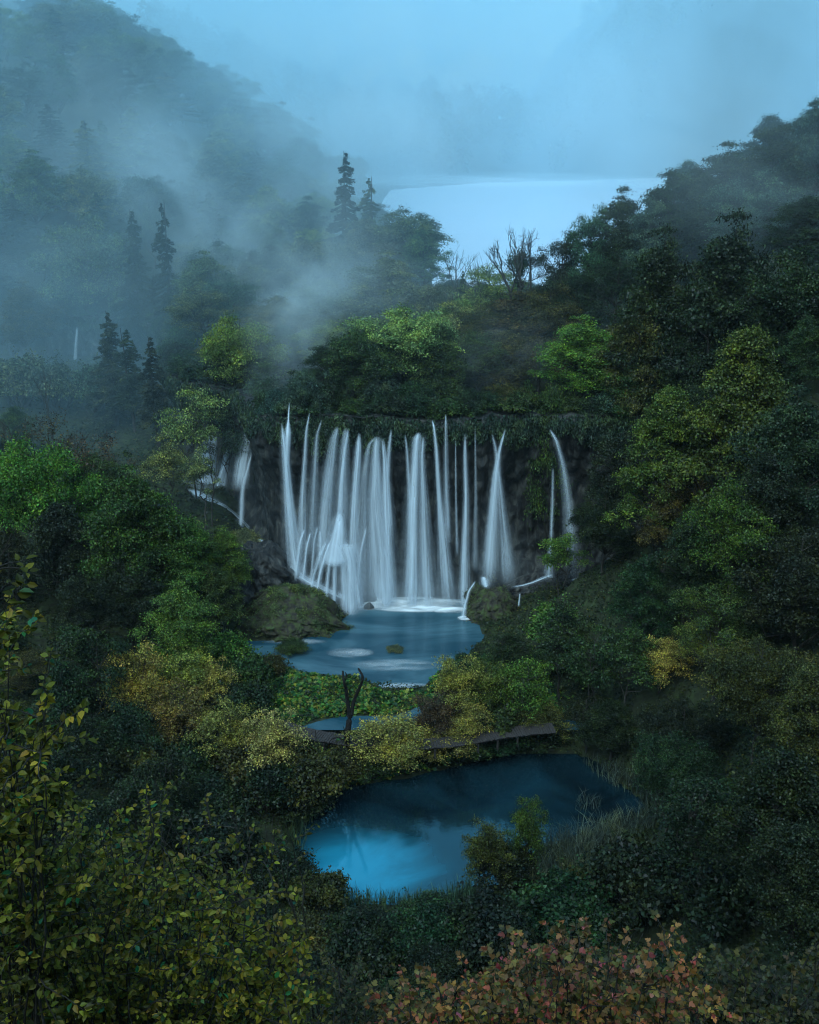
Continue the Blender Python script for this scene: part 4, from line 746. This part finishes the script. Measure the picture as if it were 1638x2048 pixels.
while q < sl_[-1]-.2:
    c = at_s(q); t = at_s(q+.15)-c; t[2] = 0; t /= np.linalg.norm(t); n = np.array([-t[1], t[0], 0]); box(mb, c-o0+n*rng.normal()*.03+[0,0,rng.normal()*.012], t, n, .20, 1.75+rng.normal()*.05, .06); q += .235
q = 0
while q < sl_[-1]-2.2:
    a, b = at_s(q), at_s(q+2.0); t = b-a; L = np.linalg.norm(t); t /= L; n = np.array([-t[1], t[0], 0]); c = (a+b)/2-o0
    for s in (-1,1): box(m2, c+n*s*.62-[0,0,.13], t, n, L+.05, .12, .16)
    box(m2, a-o0-[0,0,.29], n, t, 1.7, .14, .14)
    for s in (-1,1):
        p = MB(); g = G(np.array([a[0]]), np.array([a[1]]))[0]; hh = min(.8, max(.4, a[2]-.36-g+.4)); box(p, a-o0+n*s*.7-[0,0,.36+hh/2], t, n, .15, .15, hh); m3.append(p)
    q += 2.0
obj('deck', mb.mesh('boardwalk_deck', PLANK), bw); obj('beams', m2.mesh('boardwalk_beams', WOOD), bw)
for p in m3: obj('post', p.mesh('boardwalk_post', WOOD), bw)
for qx in (632,):
    c = at_z(qx, 1478, 1.25); p = MB(); box(p, [c.x-o0[0], c.y-o0[1]-.1, .5], [1,0,0], [0,1,0], .08, .08, 1.1); obj('rail_post', p.mesh('boardwalk_rail_post', WOOD), bw)

# ------------------------------------------------------------------ ground cover, reeds
def scatter_poly(poly, dens, rng):
    a, b = poly.min(0), poly.max(0); n = int(dens*(b-a).prod()); P = rng.uniform(a, b, (n,2)); return P[sdf(poly, P[:,0], P[:,1]) < 0]
def cover(name, poly, dens, size, hh, m, label, seed=0, col=None, thr=-.35, waterok=False, flatness=.5, kindl='stuff', freq=.5):
    rng = np.random.default_rng(seed); P = scatter_poly(poly, dens, rng)
    lump = fbm(P[:,0]*freq, P[:,1]*freq, seed+1); keep = lump > thr
    if not waterok: keep &= (sdf(POOL,P[:,0],P[:,1]) > -.15) & (sdf(POND,P[:,0],P[:,1]) > -.15) & (sdf(MIDPOOL,P[:,0],P[:,1]) > -.15)
    P = P[keep]; lump = lump[keep]; z = G(P[:,0], P[:,1]); du = sdf(UPPER, P[:,0], P[:,1]); ok = (np.abs(du+2) > 2.6) & (z > PLV); P, z, lump = P[ok], z[ok], lump[ok]
    z = z + rng.random(len(P))**.6*hh*np.clip(.35+lump*1.3, .1, 1.4); N = rng.normal(size=(len(P),3))*flatness+[0,-.1,1]
    mb = MB(); leaves(mb, np.column_stack([P, z]), N, size*rng.uniform(.55,1.4,len(P)), rng, .8); obj(name, mb.mesh(name, m), color=col and (*col,1), kind=kindl, label=label)
UNDER = foliage('undergrowth_leaf', [(0,(.010,.016,.008)),(.4,(.018,.030,.011)),(.75,(.030,.048,.014)),(.93,(.05,.06,.018)),(1,(.09,.08,.025))], spread=.4)
BUTTER = foliage('large_leaf', [(0,(.02,.07,.02)),(.45,(.035,.12,.022)),(.7,(.09,.16,.025)),(.88,(.19,.22,.035)),(1,(.22,.20,.045))], spread=.35)
box2 = lambda x0, x1, y0, y1: np.array([(x0,y0),(x1,y0),(x1,y1),(x0,y1)], float)
cover('undergrowth', box2(-48,36,50,124), 34, .22, .8, UNDER, 'low dark undergrowth covering the valley floor and banks', 3)
cover('undergrowth', box2(-75,-14,124,186), 14, .30, 1.0, UNDER, 'low growth on the upper left terrace', 4)
cover('large_leaved_plants', zpoly([(555,1335),(640,1352),(720,1358),(770,1385),(860,1385),(870,1405),(790,1425),(690,1430),(630,1434),(590,1455),(520,1440),(480,1410),(500,1360)],0.2), 60, .42, .9, BUTTER, 'bright green and yellow large-leaved plants between the two pools', 5, thr=-.6, freq=.9)
cover('large_leaved_plants', zpoly([(600,1500),(720,1505),(860,1500),(1000,1490),(1100,1480),(1090,1505),(960,1520),(820,1560),(700,1568),(640,1540)],0), 70, .38, 1.7, BUTTER, 'leafy green plants on the dam in front of the boardwalk', 6, thr=-.3, freq=.8)
cover('large_leaved_plants', zpoly([(860,1340),(960,1320),(1060,1330),(1150,1400),(1120,1445),(980,1450),(860,1410)],0.3), 40, .36, 1.0, BUTTER, 'green leafy plants right of the pool, behind the boardwalk', 7, thr=-.1, freq=.8)
def reeds(poly, dens, h, label, seed, col, lean=.35, wdt=.05):
    rng = np.random.default_rng(seed); P = scatter_poly(poly, dens, rng); P = P[fbm(P[:,0]*.8,P[:,1]*.8,seed) > -.35]; n = len(P)
    if n == 0: return
    z = np.maximum(G(P[:,0],P[:,1]), PLV-.1); a = rng.uniform(0,6.28,n); L = h*rng.uniform(.55,1.15,n); s = lean*rng.uniform(.2,1.3,n)*L
    dx, dy = np.cos(a)*s, np.sin(a)*s; w = wdt*rng.uniform(.6,1.3,n); b = rng.uniform(0,6.28,n); wx, wy = np.cos(b)*w/2, np.sin(b)*w/2; rows = []
    for f, g_, q in ((0,0,1),(.4,.12,.9),(.75,.45,.6),(1,1,.1)):
        zz = z+L*(f if f < 1 else .92); X, Y = P[:,0]+dx*g_, P[:,1]+dy*g_; rows.append(np.stack([X-wx*q, Y-wy*q, zz],-1)); rows.append(np.stack([X+wx*q, Y+wy*q, zz],-1))
    V = np.stack(rows, 1); base = np.arange(n)[:,None]*8; F_ = np.concatenate([base+np.array([[0,1,3,2]]), base+np.array([[2,3,5,4]]), base+np.array([[4,5,7,6]])])
    mb = MB(); mb.add(V.reshape(-1,3), F_); obj('reeds', mb.mesh('reeds', NEEDLE), color=(*col,1), kind='stuff', label=label)
REED = (.075,.095,.07)
reeds(zpoly([(325,1248),(455,1240),(450,1275),(345,1295)],.6), 26, 1.9, 'patch of pale grey reeds left of the mossy mound', 1, (.16,.18,.15), .5)
reeds(zpoly([(20,775),(190,775),(190,800),(40,815)],15), 9, 2.4, 'bluish green reed field on the far left terrace', 2, (.07,.13,.09), .15, .12)
reeds(zpoly([(660,1788),(760,1808),(860,1806),(940,1780),(950,1815),(800,1850),(680,1840)],PLV), 50, 1.7, 'fringe of dark reeds along the near edge of the pond', 3, (.06,.11,.06), .25)
reeds(zpoly([(1030,1760),(1100,1695),(1190,1665),(1300,1640),(1330,1690),(1200,1740),(1080,1800)],PLV), 34, 2.2, 'long arching pale reeds on the near right shore of the pond', 4, REED, .6)
reeds(zpoly([(1160,1520),(1290,1570),(1330,1640),(1280,1600),(1200,1560)],PLV), 26, 1.8, 'grassy tufts hanging over the right tip of the pond', 5, REED, .7)
reeds(zpoly([(560,1660),(640,1590),(700,1565),(690,1580),(620,1650),(600,1740)],PLV), 26, 1.5, 'dark sedge on the left shore of the pond', 6, (.05,.08,.04), .4)
reeds(zpoly([(1150,1600),(1200,1600),(1200,1622),(1150,1622)],PLV), 20, 1.2, 'small tuft of grass standing out of the dark water', 7, REED, .8)
reeds(zpoly([(760,1298),(815,1298),(815,1312),(760,1312)],.05), 30, .6, 'pale grass tuft on the little stone islet in the pool', 8, (.18,.2,.12), .5)

# ------------------------------------------------------------------ far wood beyond the lake
def far_wood():
    rng = np.random.default_rng(9); mb = MB()
    for k in range(520):
        x = rng.uniform(-150, 330); y = rng.uniform(596, 760); z = g1(x, y); h = rng.uniform(12,20); w = rng.uniform(7,11)
        n = 150; d = sph(rng, n); P = np.array([x,y,z+h*.55]) + d*np.array([w/2,w/2,h*.5])*rng.uniform(.6,1.1,(n,1)); leaves(mb, P, d+rng.normal(size=(n,3))*.4+[0,0,.5], rng.uniform(1.2,2.8,n), rng, .8)
    obj('distant_wood', mb.mesh('distant_wood', LEAF), color=(.05,.09,.05,1), kind='stuff', label='wooded far shore of the lake dissolving in the fog')
far_wood()

# ------------------------------------------------------------------ near bushes in front of the viewpoint
def leaf_shapes(mb, P, N, D, S, shape, rng):
    """P leaf base, D along the leaf, N its face; SHAPE outline points (along, across, droop)"""
    N = unit(N); D = unit(D - (D*N).sum(1)[:,None]*N); W = np.cross(N, D); S = np.asarray(S)[:,None]; cols = []
    for a, w, z in shape: cols.append(P + D*S*a + W*S*w + N*S*z)
    V = np.stack(cols, 1); n, m = V.shape[:2]; b = np.arange(n)[:,None]*m
    return V, b
OVATE = [(0,0,0),(.3,.28,.07),(.65,.24,.03),(1,0,-.16),(.65,-.24,.03),(.3,-.28,.07),(.3,0,0),(.65,0,-.04)]
OVF = [[0,1,6],[0,6,5],[3,7,2],[3,4,7]]; OVQ = [[1,2,7,6],[6,7,4,5]]
LOBED = [(0,0,0),(.12,.30,.03),(.38,.50,.06),(.42,.22,.03),(.62,.30,.03),(1,0,-.12),(.62,-.30,.03),(.42,-.22,.03),(.38,-.50,.06),(.12,-.30,.03)]
LBF = [[0,1,3],[1,2,3],[0,3,7],[0,7,9],[9,7,8]]; LBQ = [[3,4,5,6],[3,6,7,7]]
def near_bush(name, label, root, tips, leaf, m_leaf, shape='ovate', seed=0, twigs=8, per=17, col=(1,1,1), thick=.010, tlen=.55, droop=.25):
    rng = np.random.default_rng(seed); sb, lb = MB(), MB(); R0 = np.array(root); PP, NN, DD, SS = [], [], [], []
    o = obj(name, None, label=label, cat='bush'); o.location = R0
    for tp in tips:
        tp = np.array(tp); n = 14; t = np.linspace(0,1,n)[:,None]; st = R0 + rng.normal(size=3)*[.5,.3,.1]
        mid = st*.45+tp*.55 + np.array([0,0,-.18*np.linalg.norm(tp-st)])*0 + rng.normal(size=3)*.15
        P = (1-t)**2*st + 2*t*(1-t)*(mid+[0,0,.3]) + t*t*tp + rng.normal(size=(n,3))*.025
        tube(sb, P-R0, thick*(1.25-t[:,0]), 5)
        for k in range(twigs):
            f = rng.uniform(.35,1.0) if k else 1.0; i = min(n-2, int(f*(n-1))); d = unit(P[i+1]-P[i] + rng.normal(size=3)*.75*np.linalg.norm(P[i+1]-P[i])*1.2); L = tlen*rng.uniform(.5,1.2)
            u = np.linspace(0,1,6)[:,None]; Q = P[i] + d*L*u + np.array([0,0,-1])*droop*L*u*u + rng.normal(size=(6,3))*.012; tube(sb, Q-R0, .0055*(1.3-u[:,0]), 4)
            m = rng.poisson(per)+3; w = np.sort(rng.random(m))**.8*5; q = np.stack([np.interp(w, range(6), Q[:,c]) for c in range(3)], -1)
            sd = np.where(np.arange(m) % 2, 1, -1)[:,None]; side = unit(np.cross(d, [0,0,1])+1e-3); DD.append(unit(d*.6+side*sd*.8+rng.normal(size=(m,3))*.35+[0,0,-.25])); NN.append(rng.normal(size=(m,3))*.5+[0,-.35,1]); SS.append(leaf*rng.uniform(.55,1.2,m)); PP.append(q-R0+DD[-1]*.012)
    PP, NN, DD, SS = map(np.concatenate, (PP, NN, DD, SS)); V, b = leaf_shapes(lb, PP, NN, DD, SS, OVATE if shape == 'ovate' else LOBED, rng)
    nv = V.reshape(-1,3); lb.v.append(nv); lb.n = len(nv)
    if shape == 'ovate': tris = np.concatenate([b+np.array([f]) for f in OVF]); quads = np.concatenate([b+np.array([f]) for f in OVQ])
    else: tris = np.concatenate([b+np.array([f]) for f in LBF+[[3,6,7]]]); quads = b+np.array([[3,4,5,6]])
    for F_ in (tris, quads): lb.f.append(F_); lb.m.append(np.zeros(len(F_)))
    obj('stems', sb.mesh(name+'_stems', BARK, True), o); obj('leaves', lb.mesh(name+'_leaves', m_leaf), o, col); return o
NEARL = foliage('near_leaf', [(0,(.034,.043,.006)),(.35,(.085,.093,.011)),(.7,(.155,.145,.018)),(.94,(.23,.18,.023)),(.97,(.02,.10,.04)),(1,(.015,.09,.04))], gloss=.012, spread=.55)
NEARB = foliage('near_leaf_brown', [(0,(.03,.035,.010)),(.4,(.045,.05,.014)),(.75,(.07,.06,.018)),(1,(.10,.07,.025))], gloss=.015, spread=.5)
MAPLE = foliage('autumn_leaf', [(0,(.05,.055,.014)),(.35,(.11,.09,.022)),(.6,(.20,.115,.032)),(.82,(.27,.11,.038)),(.95,(.34,.09,.05)),(1,(.5,.16,.12))], gloss=.015, spread=.5)
def tips_in(poly, n, dr, seed, top=None):
    rng = np.random.default_rng(seed); q = np.array(poly, float); a, b = q.min(0), q.max(0); out = []
    while len(out) < n:
        p = rng.uniform(a, b)
        if sdf(q, np.array([p[0]]), np.array([p[1]]))[0] > 0: continue
        out.append(tuple(at_y(p[0], p[1], rng.uniform(*dr))))
    return out
near_bush('near_bush', 'big near bush of drooping yellow-green oval leaves filling the lower left', (-2.6,7.2,44.5), tips_in([(-60,1560),(110,1540),(250,1590),(370,1640),(470,1690),(560,1760),(620,1880),(670,2060),(-60,2060)], 150, (6.6,9.2), 1), .060, NEARL, seed=1, twigs=11, per=24)
near_bush('near_bush', 'tall leaning near spray of yellow-green leaves up the left edge', (-3.2,6.4,47), tips_in([(-80,1180),(40,1190),(90,1300),(120,1420),(170,1500),(130,1580),(-80,1620)], 26, (6.0,7.2), 2), .066, NEARL, seed=2, twigs=9, per=22)
near_bush('near_bush', 'thin near shoots standing above the big lower left bush', (-1.5,8.6,45), tips_in([(230,1560),(300,1520),(390,1560),(470,1560),(520,1600),(640,1640),(600,1700),(420,1690),(250,1640)], 20, (8.4,9.6), 3), 0.06, NEARL, seed=3, twigs=2, per=7, tlen=.4)
near_bush('near_bush', 'near twig of curled yellow leaves reaching in at the left edge', (-3.6,5.4,50), tips_in([(-30,1000),(30,1010),(60,1080),(70,1170),(-30,1150)], 5, (5.4,5.9), 4), .08, NEARL, seed=4, twigs=2, per=3, tlen=.3)
near_bush('near_bush', 'dull brownish-green near bush at the bottom, left of the red-leaved one', (-.3,10.2,41), tips_in([(540,1830),(640,1860),(740,1930),(800,1980),(840,2060),(560,2060),(520,1900)], 40, (9.8,12), 5), .055, NEARB, seed=5, twigs=10, per=22)
near_bush('autumn_bush', 'near autumn bush with lobed red, pink and green leaves at the bottom right', (1.6,7.8,44.0), tips_in([(720,2060),(800,1970),(950,1890),(1050,1830),(1110,1825),(1180,1860),(1240,1820),(1300,1850),(1400,1900),(1450,1980),(1460,2060)], 125, (7.2,9.4), 6), .064, MAPLE, 'lobed', seed=6, twigs=9, per=20)
near_bush('autumn_bush', 'duller green-brown autumn bush in the lower right corner', (3.6,8.4,44.0), tips_in([(1380,2060),(1390,1900),(1430,1880),(1500,1900),(1600,1910),(1700,1900),(1700,2060)], 48, (8.0,10), 7), .062, NEARB, 'lobed', seed=7, twigs=9, per=20)

# ------------------------------------------------------------------ haze and drifting mist
def vol_mat(name, col, dens, build=None, step=None, aniso=.3):
    m, ns, ls = mat(name); p = nd(ns, 'ShaderNodeVolumePrincipled'); p.inputs['Color'].default_value = (*col,1); p.inputs['Density'].default_value = dens; p.inputs['Anisotropy'].default_value = aniso
    if build: ls.new(build(ns, ls), p.inputs['Density'])
    o = nd(ns, 'ShaderNodeOutputMaterial'); ls.new(p.outputs[0], o.inputs['Volume'])
    if step: m.cycles.volume_step_rate = step
    return m
def cube(x0,x1,y0,y1,z0,z1):
    mb = MB(); mb.add([(x,y,z) for z in (z1,z0) for x, y in ((x0,y0),(x1,y0),(x1,y1),(x0,y1))], BOXF); return mb
HAZE_D = .00007
hz = obj('haze', cube(-425,505,-78,905,-6.5,185).mesh('haze', vol_mat('haze', (.78,.92,1.0), HAZE_D, aniso=0)), kind='stuff', label='thin blue haze filling the whole valley')
def bank(ns, ls):
    tc = nd(ns, 'ShaderNodeTexCoord'); sp_ = nd(ns, 'ShaderNodeSeparateXYZ'); ls.new(tc.outputs['Object'], sp_.inputs[0])
    n = nd(ns, 'ShaderNodeTexNoise'); n.inputs['Scale'].default_value = .018; n.inputs['Detail'].default_value = 4; n.inputs['Distortion'].default_value = .8; ls.new(tc.outputs['Object'], n.inputs['Vector'])
    r = nd(ns, 'ShaderNodeMapRange', interpolation_type='SMOOTHSTEP'); r.inputs[1].default_value = 104; r.inputs[2].default_value = 160; ls.new(sp_.outputs[1], r.inputs[0])
    k = nd(ns, 'ShaderNodeMapRange'); k.inputs[1].default_value = .40; k.inputs[2].default_value = .60; k.inputs[3].default_value = .2; k.inputs[4].default_value = 1.8; ls.new(n.outputs[0], k.inputs[0])
    fr_ = nd(ns, 'ShaderNodeMapRange', interpolation_type='SMOOTHSTEP'); fr_.inputs[1].default_value = 520; fr_.inputs[2].default_value = 720; fr_.inputs[4].default_value = 2.2; ls.new(sp_.outputs[1], fr_.inputs[0])
    q = nd(ns, 'ShaderNodeMapRange', interpolation_type='SMOOTHSTEP'); q.inputs[1].default_value = -35; q.inputs[2].default_value = 40; q.inputs[3].default_value = .95; q.inputs[4].default_value = .62; ls.new(sp_.outputs[0], q.inputs[0])
    return mathn(ns, ls, 'MULTIPLY', mathn(ns, ls, 'MULTIPLY', mathn(ns, ls, 'MULTIPLY', mathn(ns, ls, 'ADD', r.outputs[0], fr_.outputs[0]), k.outputs[0]), q.outputs[0]), .0040)
obj('mist', cube(-420,500,106,900,-3,180).mesh('mist', vol_mat('mist_bank', (.58,.87,1.0), .003, bank, 1.0, 0)), kind='stuff', label='fog bank swallowing the lake and the far hills')
def puff_mat():
    def b(ns, ls):
        tc = nd(ns, 'ShaderNodeTexCoord'); ln = nd(ns, 'ShaderNodeVectorMath', operation='LENGTH'); ls.new(tc.outputs['Object'], ln.inputs[0]); oi = nd(ns, 'ShaderNodeObjectInfo')
        n = nd(ns, 'ShaderNodeTexNoise', noise_dimensions='4D'); n.inputs['Scale'].default_value = 1.9; n.inputs['Detail'].default_value = 5; n.inputs['Distortion'].default_value = .9; ls.new(tc.outputs['Object'], n.inputs['Vector']); ls.new(mathn(ns, ls, 'MULTIPLY', oi.outputs['Random'], 20.0), n.inputs['W'])
        f = mathn(ns, ls, 'SUBTRACT', 1.0, ln.outputs['Value'], True); f = mathn(ns, ls, 'POWER', f, 1.2)
        k = mathn(ns, ls, 'MULTIPLY', mathn(ns, ls, 'SUBTRACT', n.outputs[0], .38, True), 5.0)
        return mathn(ns, ls, 'MULTIPLY', mathn(ns, ls, 'MULTIPLY', f, k), mathn(ns, ls, 'MULTIPLY', oi.outputs['Alpha'], .1))
    return vol_mat('mist_wisp', (.84,.96,1.0), .01, b, 1.0, 0)
PUFF = puff_mat(); pm = bpy.data.meshes.new('mist_wisp')
import bmesh
bm = bmesh.new(); bmesh.ops.create_icosphere(bm, subdivisions=3, radius=1.0); bm.to_mesh(pm); bm.free(); pm.materials.append(PUFF)
def puff(px, py, y, rx, ry, rz, d, roll, label):
    c = at_y(px, py, y); o = obj('mist', pm, color=(1,1,1,d), kind='stuff', label=label); o.location = c; o.scale = (rx, ry, rz); o.rotation_euler = (0, math.radians(roll), 0); return o
puff(600,660,136,9,9,12,.75,15,'thick pale mist rising above the left falls')
puff(545,770,129,5,4,6,.35,10,'low mist at the lip of the leftmost fall')
puff(1000,700,130,12,6,6,.28,-5,'blue mist hanging over the crossing streams')
puff(720,240,235,34,24,30,.55,-30,'bright plume of mist behind the tall spruce')
puff(360,400,192,12,14,20,.45,-35,'mist wisp climbing the left slope')
puff(450,500,185,14,12,13,.42,-50,'torn mist below the climbing wisp')
puff(300,300,215,16,14,12,.34,30,'ragged mist on the upper left slope')
puff(170,330,222,40,18,20,.26,-20,'pale mist band across the left hillside')
puff(580,520,165,20,12,16,.5,-30,'mist drifting between the left slope and the barrier')
puff(780,600,148,16,8,10,.20,-10,'faint mist among the trees above the middle of the falls')
puff(720,560,152,12,8,7,.45,10,'mist caught between the trees left of the pale round tree')
puff(60,200,240,34,16,18,.22,-10,'pale mist near the top left corner')
puff(100,560,178,34,14,18,.14,0,'dim haze in front of the distant cliff')
puff(1400,300,128,30,12,16,.16,20,'thin mist before the right ridge')
puff(960,368,535,110,40,6,.6,0,'low white mist along the far shore of the lake')
puff(1250,250,300,60,30,30,.10,10,'pale drift of fog over the right end of the lake')
puff(690,1180,118.6,8,2.0,5,.9,0,'spray at the foot of the tufa cone')
puff(840,1190,118.6,9,2.0,3.8,.8,0,'spray at the foot of the central falls')
puff(1010,1120,119.0,5,1.8,5,.45,0,'fine spray at the foot of the crossing streams')
print('trees', N_TREES[0], 'labels', len(USED))
